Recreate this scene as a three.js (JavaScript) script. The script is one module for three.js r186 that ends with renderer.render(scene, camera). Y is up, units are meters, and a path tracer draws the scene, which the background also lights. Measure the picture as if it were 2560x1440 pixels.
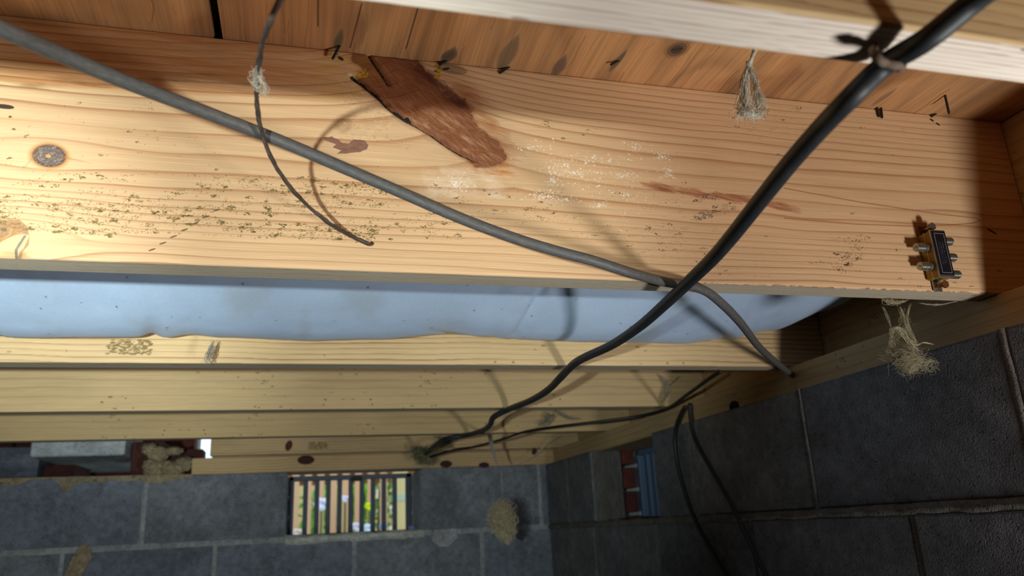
import * as THREE from 'three';
import { mergeGeometries, toCreasedNormals } from 'three/addons/utils/BufferGeometryUtils.js';
import { RoundedBoxGeometry } from 'three/addons/geometries/RoundedBoxGeometry.js';
import { RectAreaLightUniformsLib } from 'three/addons/lights/RectAreaLightUniformsLib.js';

// ------------------------------------------------------------------ camera
RectAreaLightUniformsLib.init();
const scene = new THREE.Scene();
const Y0 = 0.614;                                   // camera height above the dirt floor
const FPX = 1928.2, YAW = 0.2728, PITCH = 0.3006, ROLL = -0.0504;
const camera = new THREE.PerspectiveCamera(2 * Math.atan(720 / FPX) * 180 / Math.PI, 16 / 9, 0.02, 100);
const V = (x, y, z) => new THREE.Vector3(x, y, z);
const FW = V(Math.sin(YAW) * Math.cos(PITCH), Math.sin(PITCH), -Math.cos(YAW) * Math.cos(PITCH));
const R0 = V(Math.cos(YAW), 0, Math.sin(YAW)), U0 = R0.clone().cross(FW);
const RT = R0.clone().multiplyScalar(Math.cos(ROLL)).addScaledVector(U0, Math.sin(ROLL)), UP = RT.clone().cross(FW);
camera.position.set(0, Y0, 0);
camera.quaternion.setFromRotationMatrix(new THREE.Matrix4().makeBasis(RT, UP, FW.clone().negate()));
camera.focus = 0.86;
camera.userData.fStop = 6.4;

// ------------------------------------------------------------------ light
scene.background = new THREE.Color(0.72, 0.86, 1.0);
scene.backgroundIntensity = 1.5;
const L1 = V(-0.29, Y0 - 0.034, 0.289), L2 = V(0.75, Y0 - 0.34, -0.02);
function spot(name, at, to, color, intensity, angle, penumbra, radius) {
  const s = new THREE.SpotLight(color, intensity, 0, angle, penumbra, 2);
  s.name = name; s.position.copy(at); s.target.position.copy(to);
  s.castShadow = true; s.shadow.radius = radius; s.shadow.mapSize.set(2048, 2048); s.shadow.camera.near = 0.02;
  scene.add(s, s.target);
  return s;
}
const coolWhite = new THREE.Color().setRGB(0.86, 1.0, 0.98), neutral = new THREE.Color().setRGB(0.98, 1.0, 0.99);
spot('flashlight_spill', L1, V(-0.11, Y0 + 0.42, -1.6), coolWhite, 3.9, 0.53, 0.30, 0.6);
spot('flashlight_hotspot', L1, V(-0.34, Y0 + 0.23, -0.73), coolWhite, 5.6, 0.24, 1.0, 0.7);
spot('work_light_beam', L2, V(0.40, Y0 + 0.36, -0.62), neutral, 2.25, 0.95, 0.5, 3.2);

const renderer = new THREE.WebGLRenderer({ antialias: true });
renderer.toneMapping = THREE.LinearToneMapping;
renderer.toneMappingExposure = 1.0;
renderer.shadowMap.enabled = true;

// ------------------------------------------------------------------ helpers
function rng(seed) { let s = seed | 0; return () => { s = (s + 0x6d2b79f5) | 0; let t = Math.imul(s ^ (s >>> 15), 1 | s); t = (t + Math.imul(t ^ (t >>> 7), 61 | t)) ^ t; return ((t ^ (t >>> 14)) >>> 0) / 4294967296; }; }
const hash = (x, y, s) => { let h = Math.imul(x, 374761393) ^ Math.imul(y, 668265263) ^ Math.imul(s, 1274126177); h = Math.imul(h ^ (h >>> 13), 1274126177); return ((h ^ (h >>> 16)) >>> 0) / 4294967296; };
function noise(x, y, s = 0) {
  const ix = Math.floor(x), iy = Math.floor(y); let fx = x - ix, fy = y - iy;
  fx = fx * fx * (3 - 2 * fx); fy = fy * fy * (3 - 2 * fy);
  const a = hash(ix, iy, s), b = hash(ix + 1, iy, s), c = hash(ix, iy + 1, s), d = hash(ix + 1, iy + 1, s);
  return a + (b - a) * fx + (c - a) * fy + (a - b - c + d) * fx * fy;
}
const fbm = (x, y, s = 0, o = 3) => { let v = 0, a = 0.5, t = 0; for (let i = 0; i < o; i++) { v += a * noise(x, y, s + i * 17); t += a; a *= 0.5; x = x * 2 + 5.3; y = y * 2 + 1.7; } return v / t; };
const clamp = (v, a = 0, b = 1) => Math.min(b, Math.max(a, v)), mix = (a, b, t) => a + (b - a) * t;
const smooth = (a, b, v) => { const t = clamp((v - a) / (b - a)); return t * t * (3 - 2 * t); };
// photo pixel -> direction, then onto a plane the thing touches
const ray = (x, y) => FW.clone().addScaledVector(RT, (x - 1280) / FPX).addScaledVector(UP, -(y - 720) / FPX);
const onZ = (x, y, z) => { const d = ray(x, y); return d.multiplyScalar(z / d.z).add(V(0, Y0, 0)); };
const onX = (x, y, X) => { const d = ray(x, y); return d.multiplyScalar(X / d.x).add(V(0, Y0, 0)); };
const onY = (x, y, Y) => { const d = ray(x, y); return d.multiplyScalar((Y - Y0) / d.y).add(V(0, Y0, 0)); };
const far = (x, y, d) => ray(x, y).multiplyScalar(d).add(V(0, Y0, 0));

const taken = {};
const numbered = (n) => { const k = taken[n] = (taken[n] ?? -1) + 1; return k ? n + '_' + String(k).padStart(3, '0') : n; };
function tag(o, label, category, group, kind) {
  o.userData.label = label; o.userData.category = category;
  if (group) o.userData.group = group;
  if (kind) o.userData.kind = kind;
  return o;
}
function mesh(name, geo, mat, parent) {
  const m = new THREE.Mesh(geo, mat); m.castShadow = m.receiveShadow = true;
  m.name = parent ? name : numbered(name);
  (parent ?? scene).add(m);
  return m;
}
function thing(name, label, category, at, group) {
  const g = new THREE.Group(); g.name = numbered(name); if (at) g.position.copy(at);
  scene.add(g); return tag(g, label, category, group);
}
function struct(name, label, geo, mat) {
  const o = geo ? mesh(name, geo, mat) : new THREE.Group();
  if (!geo) { o.name = name; scene.add(o); }
  o.userData.kind = 'structure'; o.userData.label = label; o.userData.category = name.split('_')[0];
  return o;
}
const box = (x0, x1, y0, y1, z0, z1) => new THREE.BoxGeometry(x1 - x0, y1 - y0, z1 - z0).translate((x0 + x1) / 2, (y0 + y1) / 2, (z0 + z1) / 2);
const rbox = (w, h, d, r, at = V(0, 0, 0), seg = 2) => new RoundedBoxGeometry(w, h, d, seg, r).translate(at.x, at.y, at.z);
function canvas(w, h) { const c = document.createElement('canvas'); c.width = w; c.height = h; return c; }
function paint(w, h, f) {                               // f(i, j) -> [r, g, b] in sRGB 0..255
  const c = canvas(w, h), x = c.getContext('2d'), im = x.createImageData(w, h), d = im.data;
  for (let j = 0, o = 0; j < h; j++) for (let i = 0; i < w; i++, o += 4) { const p = f(i, j); d[o] = p[0]; d[o + 1] = p[1]; d[o + 2] = p[2]; d[o + 3] = 255; }
  x.putImageData(im, 0, 0);
  return c;
}
function tex(c, srgb = true, wrap = THREE.MirroredRepeatWrapping) {
  const t = new THREE.CanvasTexture(c); t.wrapS = t.wrapT = wrap; t.magFilter = THREE.LinearFilter;
  if (srgb) t.colorSpace = THREE.SRGBColorSpace;
  return t;
}
const flat = (g) => (g.index ? g.toNonIndexed() : g);
const std = (color, roughness = 0.85, more = {}) => new THREE.MeshStandardMaterial({ color, roughness, ...more });

// measures of the place
const JB = Y0 + 0.2485, JH = 0.2478, JT = JB + JH, TH = 0.0365, Z1 = 0.7313, SP = 0.4435;
const WT = Y0 + 0.1987, ZW = 2.5606, XR = 0.802, B = 0.4064, C = 0.2032;
const XB = -0.0354, ZB = 1.1205, XL = -2.6, ZF = 1.6;

// ------------------------------------------------------------------ wood
// growth rings seen on a flat face: dens(y) rings per metre across the face, bend(x, y) lifts the lines
function ringTable(dens, h) { const n = 512, t = new Float32Array(n + 1); for (let i = 0; i < n; i++) t[i + 1] = t[i] + dens((i + 0.5) / n * h * 1.6 - 0.3 * h) * h * 1.6 / n; return (y) => { const k = clamp((y + 0.3 * h) / (1.6 * h)) * n, a = Math.min(n - 1, Math.floor(k)); return t[a] + (t[a + 1] - t[a]) * (k - a); }; }
function woodFace(o) {                                  // {w, h, x0, len, ht, dens, bend, base, dark, line, seed, tint}
  const rings = ringTable(o.dens, o.ht), bump = canvas(o.w, o.h), bx = bump.getContext('2d'), bi = bx.createImageData(o.w, o.h);
  const c = paint(o.w, o.h, (i, j) => {
    const x = o.x0 + i / o.w * o.len, y = (1 - (j + 0.5) / o.h) * o.ht;
    const g = y + 0.015 * (fbm(x * 2.2, y * 9, o.seed) - 0.5) + 0.0035 * (noise(x * 14, y * 26, o.seed + 3) - 0.5) + (o.bend ? o.bend(x, y) : 0);
    const ph = rings(g), k = Math.floor(ph), fr = ph - k, w = hash(k, 7, o.seed);
    const late = (0.45 * Math.pow(smooth(0.3, 0.9, fr), 2) + 0.75 * Math.pow(smooth(0.7, 0.94, fr), 3)) * (1 - smooth(0.955, 1.0, fr)) * (0.4 + 0.8 * w);
    const fib = noise(x * 16, y * 1500, o.seed + 9) * 0.6 + noise(x * 60, y * 3400, o.seed + 11) * 0.4 - 0.5;
    const blot = fbm(x * 5, y * 13, o.seed + 21) - 0.5, pale = fbm(x * 2, y * 5, o.seed + 31, 2);
    const tone = 1 + 0.13 * fib + 0.13 * blot;
    const t = clamp(late * o.line * (0.15 + 1.5 * fbm(x * 3.5, y * 22, o.seed + 41)));
    let r = mix(o.base[0], o.dark[0], t), gg = mix(o.base[1], o.dark[1], t), b = mix(o.base[2], o.dark[2], t);
    if (o.tint) { const q = o.tint(x, y, pale); r = mix(r, q[0], q[3]); gg = mix(gg, q[1], q[3]); b = mix(b, q[2], q[3]); }
    const p = (j * o.w + i) * 4, hgt = 150 + 60 * t + 40 * fib; bi.data[p] = bi.data[p + 1] = bi.data[p + 2] = clamp(hgt, 0, 255); bi.data[p + 3] = 255;
    return [clamp(r * tone, 0, 255), clamp(gg * tone, 0, 255), clamp(b * tone, 0, 255)];
  });
  bx.putImageData(bi, 0, 0);
  return { c, bump };
}
function woodMat(f, len, ht, bumpScale, roughness = 0.8) {
  const m = std(0xffffff, roughness, { map: tex(f.c), bumpMap: tex(f.bump, false), bumpScale });
  m.userData.len = len; m.userData.ht = ht;
  return m;
}
// a board lying along x: front face towards +z. groups: 0 wide faces, 1 edges and ends
function board({ x0, x1, y0, y1, zf, t, xs, ny = 3, r = 0.0025, disp, uv0, uv1, split }) {
  const P = [], N = [], UVs = [], I = [], groups = [];
  xs ??= [x0, x1];
  const ys = []; const k = 4;
  for (let i = 0; i <= k; i++) ys.push(y0 + r * (1 - Math.cos(i / k * Math.PI / 2)));
  for (let i = 1; i < ny; i++) ys.push(mix(y0 + r, y1 - r, i / ny));
  for (let i = k; i >= 0; i--) ys.push(y1 - r * (1 - Math.cos(i / k * Math.PI / 2)));
  const edge = (y) => { const d = Math.min(y - y0, y1 - y); return d >= r ? 0 : r - Math.sqrt(Math.max(0, r * r - (r - d) * (r - d))); };
  const sheet = (us, vs, pos, uv, group, flip) => {
    const base = P.length / 3, start = I.length;
    for (const v of vs) for (const u of us) { const p = pos(u, v); P.push(...p); UVs.push(...uv(u, v)); }
    const w = us.length;
    for (let j = 0; j < vs.length - 1; j++) for (let i = 0; i < w - 1; i++) {
      const a = base + j * w + i, b = a + 1, c = a + w, d = c + 1;
      flip ? I.push(a, c, b, b, c, d) : I.push(a, b, c, b, d, c);
    }
    groups.push([start, I.length - start, group]);
  };
  const f0 = uv0 ?? ((x, y) => [x / 1.2, (y - y0) / (y1 - y0)]), f1 = uv1 ?? ((x, z) => [x / 1.2, z / 0.25]);
  const front = (list, f, g) => sheet(list, ys, (x, y) => [x, y, zf - edge(y) - (disp ? disp(x, y) : 0)], f, g, false);
  if (split) { front(xs.filter((x) => x <= split.at + 1e-9), split.uvs[0], 0); front(xs.filter((x) => x >= split.at - 1e-9), split.uvs[1], 2); } else front(xs, f0, 0);
  sheet([x0, x1], ys, (x, y) => [x, y, zf - t + edge(y)], f0, 0, true);
  sheet(xs.length > 8 ? xs.filter((_, i) => i % 4 === 0 || i === xs.length - 1) : xs, [0, 1], (x, v) => [x, y0, mix(zf - t + r, zf - r, v)], (x, v) => f1(x, v * t), 1, false);
  sheet([x0, x1], [0, 1], (x, v) => [x, y1, mix(zf - t + r, zf - r, v)], (x, v) => f1(x, v * t), 1, true);
  for (const [x, fl] of [[x0, false], [x1, true]]) sheet([zf - t, zf], [y0, y1], (z, y) => [x, y, z], (z, y) => [z / 0.4, (y - y0) / 0.4], 1, fl);
  const g = new THREE.BufferGeometry();
  g.setAttribute('position', new THREE.Float32BufferAttribute(P, 3)); g.setAttribute('uv', new THREE.Float32BufferAttribute(UVs, 2)); g.setIndex(I);
  for (const a of groups) g.addGroup(...a);
  g.computeVertexNormals();
  return g;
}

// ------------------------------------------------------------------ the speckled joist: its face is drawn in its own metres
const FX0 = -0.46, FLEN = 1.42, FW_ = 2048, FH_ = 384, FS = 2;   // drawn at FS times this size, then cut in two textures
const fp = (px, py) => { const p = onZ(px, py, -Z1); return [p.x, p.y - JB]; };          // photo pixel -> metres on the face
const pocketTop = fp(975, 150), pocketEnd = fp(1240, 415), knotA = fp(123, 388), knotB = fp(20, 605);
function faceBend(x, y) {
  let g = 0;
  const k = (pocketEnd[0] - pocketTop[0]) / (pocketEnd[1] - pocketTop[1]), ax = pocketTop[0] + k * (clamp(y, pocketEnd[1] - 0.02, 0.3) - pocketTop[1]), dx = x - ax;
  const reach = smooth(pocketEnd[1] - 0.06, pocketEnd[1] + 0.05, y);
  g -= 0.042 * Math.exp(-Math.abs(dx) / (dx > 0 ? 0.085 : 0.11)) * reach;
  for (const [kx, ky, a, s] of [[knotA[0], knotA[1], 0.010, 0.030], [knotB[0], knotB[1], 0.016, 0.038]]) {
    const d2 = ((x - kx) ** 2) / (s * s * 2.6) + ((y - ky) ** 2) / (s * s);
    g -= Math.sign(y - ky) * a * Math.exp(-d2) * smooth(0, 0.012, Math.abs(y - ky));
  }
  return g;
}
const face = woodFace({
  w: FW_ * FS, h: FH_ * FS, x0: FX0, len: FLEN, ht: JH, seed: 11, bend: faceBend, line: 1.15,
  dens: (y) => (y < 0.065 ? 125 : y < 0.1 ? 62 : y < 0.165 ? 44 : y < 0.19 ? 85 : 120),
  base: [222, 192, 146], dark: [146, 96, 54],
  tint: (x, y, n) => {
    const red = smooth(0.40, 0.62, n + 0.16 * smooth(0.25, 0.45, x) + 0.10 * smooth(0.16, 0.2, y));
    return [206, 158, 116, 0.62 * red];
  },
});
{
  const x = face.c.getContext('2d'), bx = face.bump.getContext('2d'), rr = rng(5);
  x.scale(FS, FS); bx.scale(FS, FS);
  const S = FW_ / FLEN, cx = (p) => (p[0] - FX0) * S, cy = (p) => (1 - p[1] / JH) * FH_, q = (px, py) => { const p = fp(px, py); return [cx(p), cy(p)]; };
  const path = (pts, close = true, wob = 0) => { x.beginPath(); pts.forEach(([a, b], i) => { const [u, v] = q(a + wob * (rr() - 0.5), b + wob * (rr() - 0.5)); i ? x.lineTo(u, v) : x.moveTo(u, v); }); if (close) x.closePath(); };
  const blob = (px, py, rx, ry, col, ang = 0) => { const [u, v] = q(px, py); x.fillStyle = col; x.beginPath(); x.ellipse(u, v, rx * 0.72, ry * 0.72, ang, 0, 7); x.fill(); };
  const z2 = (pts) => pts.map(([a, b]) => [800 + a / 2.844, b / 2.844]);
  // heart stain at the upper left, streaked along the grain
  for (let i = 0; i < 420; i++) { const px = rr() * 900 - 60, py = 40 + rr() * 165 + px * 0.05; x.globalAlpha = 0.05; blob(px, py, 60 + rr() * 110, 3 + rr() * 7, i % 3 ? '#a85c1e' : '#86440f', 0.03); }
  x.globalAlpha = 1;
for (const [a, b, w, h] of [[170, 200, 60, 10], [215, 206, 48, 9], [90, 214, 55, 10], [520, 185, 90, 9], [430, 200, 80, 9], [260, 214, 60, 8]]) for (let k = 0; k < 40; k++) { x.globalAlpha = 0.05; blob(a + (rr() + rr() - 1) * w, b + (rr() + rr() - 1) * h, 6 + rr() * 20, 0.8 + rr() * 2.4, '#6e3a14', 0.06); }
  x.globalAlpha = 1;
  // bark pocket
  const fray = (P, amp) => { const o = []; P.forEach((p, i) => { const n = P[(i + 1) % P.length], L = Math.hypot(n[0] - p[0], n[1] - p[1]), k = Math.max(1, Math.round(L / 5)); for (let t = 0; t < k; t++) { const a = mix(p[0], n[0], t / k), b = mix(p[1], n[1], t / k), e = amp * (a > 1060 ? 1.6 : 0.8); o.push([a + e * (fbm(a * 0.11, b * 0.11, 91, 3) - 0.5) * 2 + (rr() - 0.5) * 2, b + e * (fbm(a * 0.13, b * 0.13, 93, 3) - 0.5)]); } }); return o; };
  const pocket = fray(z2([[232, 378], [340, 366], [500, 384], [690, 424], [742, 480], [800, 570], [860, 640], [905, 690], [960, 712], [1024, 690], [1022, 735], [1082, 790], [1092, 850], [1130, 900], [1200, 955], [1292, 1040], [1302, 1080], [1342, 1110], [1305, 1150], [1240, 1180], [1150, 1196], [1086, 1166], [1000, 1098], [900, 1016], [780, 946], [700, 886], [590, 838], [500, 768], [420, 690], [330, 618], [262, 556], [330, 520], [288, 470], [220, 430]]), 5);
  for (let i = 0; i < 150; i++) { const t = rr(), a = mix(1130, 1265, t) + rr() * 40, b = mix(215, 400, t) + (rr() - 0.5) * 30; x.globalAlpha = 0.13; blob(a, b, 8 + rr() * 26, 1.5 + rr() * 4, rr() < 0.6 ? '#8e4c28' : '#a8683c', 0.35); }
  for (let i = 0; i < 90; i++) { const t = rr(), a = mix(1180, 1270, rr()), b = 405 + rr() * 30; x.globalAlpha = 0.16; blob(a, b, 6 + rr() * 22, 1 + rr() * 3, rr() < 0.5 ? '#9a5228' : '#c07a3c', 0.12); }
  x.globalAlpha = 1;
  x.save(); x.shadowColor = 'rgba(120,62,30,0.85)'; x.shadowBlur = 22; path(pocket); x.fillStyle = '#7a4527'; x.globalAlpha = 0.75; x.fill(); x.shadowBlur = 8; x.fill(); x.restore();
  const inside = (a, b) => { let c = false; for (let i = 0, j = pocket.length - 1; i < pocket.length; j = i++) { const [xi, yi] = pocket[i], [xj, yj] = pocket[j]; if ((yi > b) !== (yj > b) && a < (xj - xi) * (b - yi) / (yj - yi) + xi) c = !c; } return c; };
  x.save();
  for (let i = 0; i < 2200; i++) {
    const t = rr(), s = rr() - 0.5, px = mix(960, 1220, t) + s * 230, py = mix(120, 420, t) - s * 150, L = 15 + rr() * 70;
    if (!inside(px, py) || !inside(px + L * 0.4, py + L * 0.45)) continue;
    const [u, v] = q(px, py), [u2, v2] = q(px + L * 0.62, py + L * 0.72);
    x.strokeStyle = ['#6a3418', '#9c5a30', '#a9683c', '#7d4222', '#a87850'][Math.floor(rr() * 5)]; x.globalAlpha = 0.14 + rr() * 0.16; x.lineWidth = 0.4 + rr() * 1.3;
    x.beginPath(); x.moveTo(u, v); x.quadraticCurveTo((u + u2) / 2 + 2, (v + v2) / 2 - 3, u2, v2); x.stroke();
  }
  x.globalAlpha = 0.5;
  for (let i = 0; i < 46; i++) { const t = i / 45, [u, v] = q(mix(1045, 1165, t) + rr() * 26 - 13, mix(160, 262, t) + rr() * 12); x.fillStyle = '#4a1f10'; x.globalAlpha = 0.22; x.beginPath(); x.ellipse(u, v, 6 + rr() * 9, 3 + rr() * 4, 0.8, 0, 7); x.fill(); }
  for (let i = 0; i < 330; i++) { const px = 1010 + rr() * 240, py = 262 + rr() * 150; if (!inside(px, py)) continue; x.globalAlpha = 0.10; blob(px, py, 3 + rr() * 16, 1 + rr() * 3, rr() < 0.72 ? '#dcbda2' : '#6c3a24', 0.6); }
  x.restore(); x.globalAlpha = 1;
  for (let i = 0; i < 70; i++) { x.globalAlpha = 0.05; blob(800 + rr() * 150, 140 + rr() * 110, 10 + rr() * 26, 4 + rr() * 10, '#c8922a', -0.2); }
  x.globalAlpha = 1;
  // dark splits beside and inside the pocket
  const crack = (pts, w0, col, cut = true) => { const P = z2(pts); for (let i = 0; i < P.length - 1; i++) for (let k = 0; k < 14; k++) { const t = k / 14, [u, v] = q(mix(P[i][0], P[i + 1][0], t), mix(P[i][1], P[i + 1][1], t)); const w = w0 * (0.35 + 1.2 * noise(i * 2.3 + t * 2.3, 4, 8)); x.fillStyle = col; x.beginPath(); x.ellipse(u + (rr() - 0.5), v + (rr() - 0.5), 3.2, w, 0.62, 0, 7); x.fill(); if (cut) { bx.fillStyle = '#000'; bx.beginPath(); bx.ellipse(u, v, 3, w, 0.62, 0, 7); bx.fill(); } } };
  x.globalAlpha = 0.06; crack([[250, 560], [330, 640], [430, 730], [560, 860], [720, 930], [900, 1050], [1080, 1160]], 7, '#5c3424', false); x.globalAlpha = 1;
  crack([[230, 545], [310, 602], [400, 672], [500, 770], [600, 842], [640, 862]], 3.3, '#120a06');
  crack([[640, 862], [700, 892], [800, 950]], 1.0, '#3a2016');
  crack([[800, 950], [880, 1012], [990, 1076], [1100, 1130]], 1.5, '#1c0f0a');
  crack([[338, 372], [378, 440], [430, 512], [486, 596]], 0.9, '#150b06');
  for (const [a, b, n, sx, sy] of [[100, 372, 40, 40, 20], [300, 520, 60, 40, 34], [840, 490, 60, 22, 60]]) for (let i = 0; i < n; i++) { const [p] = z2([[a + (rr() - 0.5) * 2 * sx, b + (rr() - 0.5) * 2 * sy]]); x.globalAlpha = 0.5; blob(p[0], p[1], 1 + rr() * 3, 1 + rr() * 2, rr() < 0.7 ? '#c8920c' : '#574d38'); }
  x.globalAlpha = 0.45; blob(1130, 172, 34, 14, '#6a5636', 0.1); x.globalAlpha = 1; blob(1115, 172, 9, 3, '#2a2018', -0.4);
  blob(852, 146, 7, 4, '#2c2620', 0.6);
  // purple brown stain
  path(fray(z2([[20, 975], [90, 970], [130, 990], [160, 1012], [200, 1020], [240, 990], [290, 995], [325, 1000], [345, 1030], [330, 1060], [280, 1080], [180, 1092], [118, 1090], [150, 1068], [90, 1048], [112, 1022], [60, 1005], [25, 992]]), 4)); x.fillStyle = '#7d5442'; x.globalAlpha = 0.92; x.fill(); x.globalAlpha = 1;
  for (let i = 0; i < 40; i++) { x.globalAlpha = 0.2; blob(850 + rr() * 65, 358 + rr() * 20, 2 + rr() * 5, 1 + rr() * 2, rr() < 0.5 ? '#94705c' : '#5e3a2c'); }
  x.globalAlpha = 1;
  // round knot
  const knot = (px, py, s) => {
    const [u, v] = q(px, py); x.save(); x.translate(u, v); x.scale(0.72 * s, 0.72 * s);
    for (const [rad, col, al] of [[47, '#b98a4e', 0.25], [42, '#a9733c', 0.5], [37, '#8a5a34', 0.8], [34, '#5a4038', 1], [28, '#6c5a50', 1]]) { x.globalAlpha = al; x.fillStyle = col; x.beginPath(); x.ellipse(0, 0, rad, rad * 0.86, 0.2, 0, 7); x.fill(); }
    for (let i = 0; i < 420; i++) { const a = rr() * 6.283, d = Math.sqrt(rr()) * 33; x.globalAlpha = 0.5; x.fillStyle = ['#3b302e', '#8c7a6a', '#a9977f', '#54484a'][Math.floor(rr() * 4)]; x.beginPath(); x.ellipse(Math.cos(a) * d, Math.sin(a) * d * 0.86, 0.8 + rr() * 2.2, 0.6 + rr(), a + 1.57, 0, 7); x.fill(); }
    x.globalAlpha = 1; x.fillStyle = '#b98a52'; x.beginPath(); x.ellipse(-2, 1, 6, 5, 0.4, 0, 7); x.fill(); x.restore();
  };
  knot(123, 389, 0.8);
  x.globalAlpha = 0.16; for (let i = 0; i < 16; i++) { blob(158 + i * 5, 392 + i * 1.2, 7, 3.2 - i * 0.2, '#a3713f'); blob(88 - i * 2.4, 385 + i * 3, 4, 3.4 - i * 0.22, '#a3713f', -0.9); } x.globalAlpha = 1;
  // cut knot at the lower left
  path([[-60, 560], [-20, 552], [20, 548], [48, 548], [68, 566], [73, 590], [72, 612], [52, 634], [30, 650], [8, 658], [-60, 658]], true); x.fillStyle = '#a07a52'; x.fill();
  x.save(); path([[-60, 560], [48, 548], [73, 590], [52, 634], [8, 658], [-60, 658]]); x.clip();
  for (let i = 0; i < 260; i++) { x.globalAlpha = 0.25; blob(-50 + rr() * 120, 552 + rr() * 70, 2 + rr() * 10, 1 + rr() * 3, ['#7c5136', '#6b5348', '#b77f45', '#c79a60'][Math.floor(rr() * 4)], -0.7); }
  x.globalAlpha = 0.8; blob(28, 615, 34, 17, '#d6b684', -0.7); x.restore(); x.globalAlpha = 1;
  for (let i = 0; i < 40; i++) { const t = i / 40; blob(mix(62, 22, t), mix(590, 652, t), 2.2 + 2.4 * t, 1.6 + rr(), t > 0.85 ? '#1d1510' : '#7a6b5c', -1); }
  // mould: short dashes drawn out along the grain, in drifts
  const mould = (n, x0, x1, y0, y1, size, dens, seed, col = ['#4a3a12', '#5a4818', '#6b5722', '#3d3216'], slope = 0.02) => {
    for (let i = 0; i < n; i++) {
      const a = mix(x0, x1, rr()), b = mix(y0, y1, rr());
      if (fbm(a * 0.011, b * 0.055, seed, 3) < dens - 0.035) continue;
      if (rr() < 0.25) continue;
      const big = rr() < 0.08, m = big ? 9 : 1 + Math.floor(rr() * 4), w = big ? 10 : 11;
      for (let k = 0; k < m; k++) {
        x.globalAlpha = (0.3 + rr() * 0.5) * (big ? 1 : 0.9);
        const g = rr() + rr() - 1, h = rr() + rr() - 1;
        blob(a + g * w * size, b + slope * (a - x0) + h * (big ? 4 : 2.4) * size, (0.35 + rr() * 1.25) * size * (big ? 1.6 : 1), (0.3 + rr() * 0.6) * size * (big ? 1.7 : 1), col[Math.floor(rr() * 4)], (rr() - 0.5) * 0.9);
      }
    }
    x.globalAlpha = 1;
  };
  mould(1500, -80, 1000, 425, 520, 1.15, 0.50, 61); mould(900, -80, 620, 500, 575, 1.15, 0.50, 62); mould(620, 140, 1000, 548, 585, 1.5, 0.52, 63);
  mould(300, 0, 640, 240, 430, 0.9, 0.57, 64); mould(800, 640, 1150, 450, 590, 1.1, 0.51, 65); mould(900, 1050, 1650, 470, 600, 0.95, 0.52, 66, undefined, -0.01);
  mould(260, 1600, 2300, 300, 660, 0.9, 0.56, 67); mould(120, 1640, 1720, 470, 640, 1, 0.5, 68); mould(160, 1340, 1500, 300, 345, 0.8, 0.55, 69);
  mould(170, 1820, 2010, 265, 330, 1, 0.45, 70); mould(160, 2080, 2170, 585, 680, 1.5, 0.48, 71, ['#3b2a14', '#4a3418', '#5a4224', '#2c2012']); mould(130, 2020, 2060, 640, 680, 1.2, 0.5, 72); mould(260, 2200, 2520, 560, 720, 0.9, 0.55, 73);
  mould(220, 880, 1260, 330, 470, 0.8, 0.58, 74); mould(300, 1560, 1950, 560, 690, 0.8, 0.57, 75);
  for (const [a, b] of [[1765, 497], [1790, 535], [1760, 545], [1810, 525]]) mould(60, a - 28, a + 28, b - 9, b + 9, 1.1, 0.3, 76, ['#3a3a40', '#54483c', '#45403c', '#2f2c2c'], -0.2);
  blob(10, 266, 17, 5, '#3a2c1c', 0.05);
  for (const [a, b, l] of [[1870, 290, 1], [1890, 300, 1], [2330, 300, 7], [2345, 310, 7], [2480, 578, 16]]) blob(a, b, l, 3, '#241610', 0.5);
  for (let i = 0; i < 7; i++) blob(380 + i * 27, 624 - i * 16.5, 7, 1.6, '#6a4a26', -0.45);          // dotted scratch
  // resin streak
  for (let i = 0; i < 70; i++) { const t = rr(); x.globalAlpha = 0.22; blob(mix(1620, 1980, t), mix(462, 520, t) + (rr() - 0.5) * 16, 10 + rr() * 30, 1.5 + rr() * 4, rr() < 0.6 ? '#9c5230' : '#7a3a22', 0.16); }
  // hooked grain near the splitter
  x.globalAlpha = 0.55; x.strokeStyle = '#8a4f28'; x.lineWidth = 2.2; path([[1960, 470], [2150, 505], [2350, 535], [2440, 545], [2452, 551], [2430, 558], [2300, 566], [2140, 560], [1960, 545]], false); x.stroke(); x.globalAlpha = 1;
  // white powdery bloom
  for (const [a, b, n, sx, sy] of [[1145, 460, 60, 40, 22], [1395, 420, 70, 45, 28], [1480, 400, 90, 90, 18], [1590, 370, 50, 30, 22], [1655, 392, 60, 28, 14], [1672, 432, 60, 26, 16], [1560, 436, 70, 50, 14], [1440, 432, 60, 60, 6], [1385, 452, 40, 20, 12], [1360, 490, 70, 40, 14], [1410, 498, 50, 30, 10], [1480, 460, 50, 80, 30], [1570, 490, 40, 40, 18], [1330, 370, 30, 60, 20], [1500, 512, 30, 20, 8], [1560, 545, 16, 30, 40]])
    for (let i = 0; i < n * 2.2; i++) { const g = (rr() + rr() - 1) * (i % 3 ? 1.5 : 0.6), h = (rr() + rr() - 1) * (i % 3 ? 1.5 : 0.6); x.globalAlpha = 0.25 + rr() * 0.5; const z = rr() * rr(); blob(a + g * sx, b + h * sy, 0.4 + z * 3.0, 0.35 + z * 1.9, '#f3ece0', rr() * 3); }
  for (let i = 0; i < 120; i++) { x.globalAlpha = 0.07; blob(1060 + rr() * 190, 420 + rr() * 75, 6 + rr() * 20, 3 + rr() * 8, '#eee2cf'); }
  // grey raised grain left of the pocket and dirt along the lower arris
  for (let i = 0; i < 220; i++) { x.globalAlpha = 0.16; blob(850 + rr() * 130, 200 + rr() * 150, 1 + rr() * 4, 1 + rr() * 2, rr() < 0.5 ? '#f2dcae' : '#9a744a', 0.5); }
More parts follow.
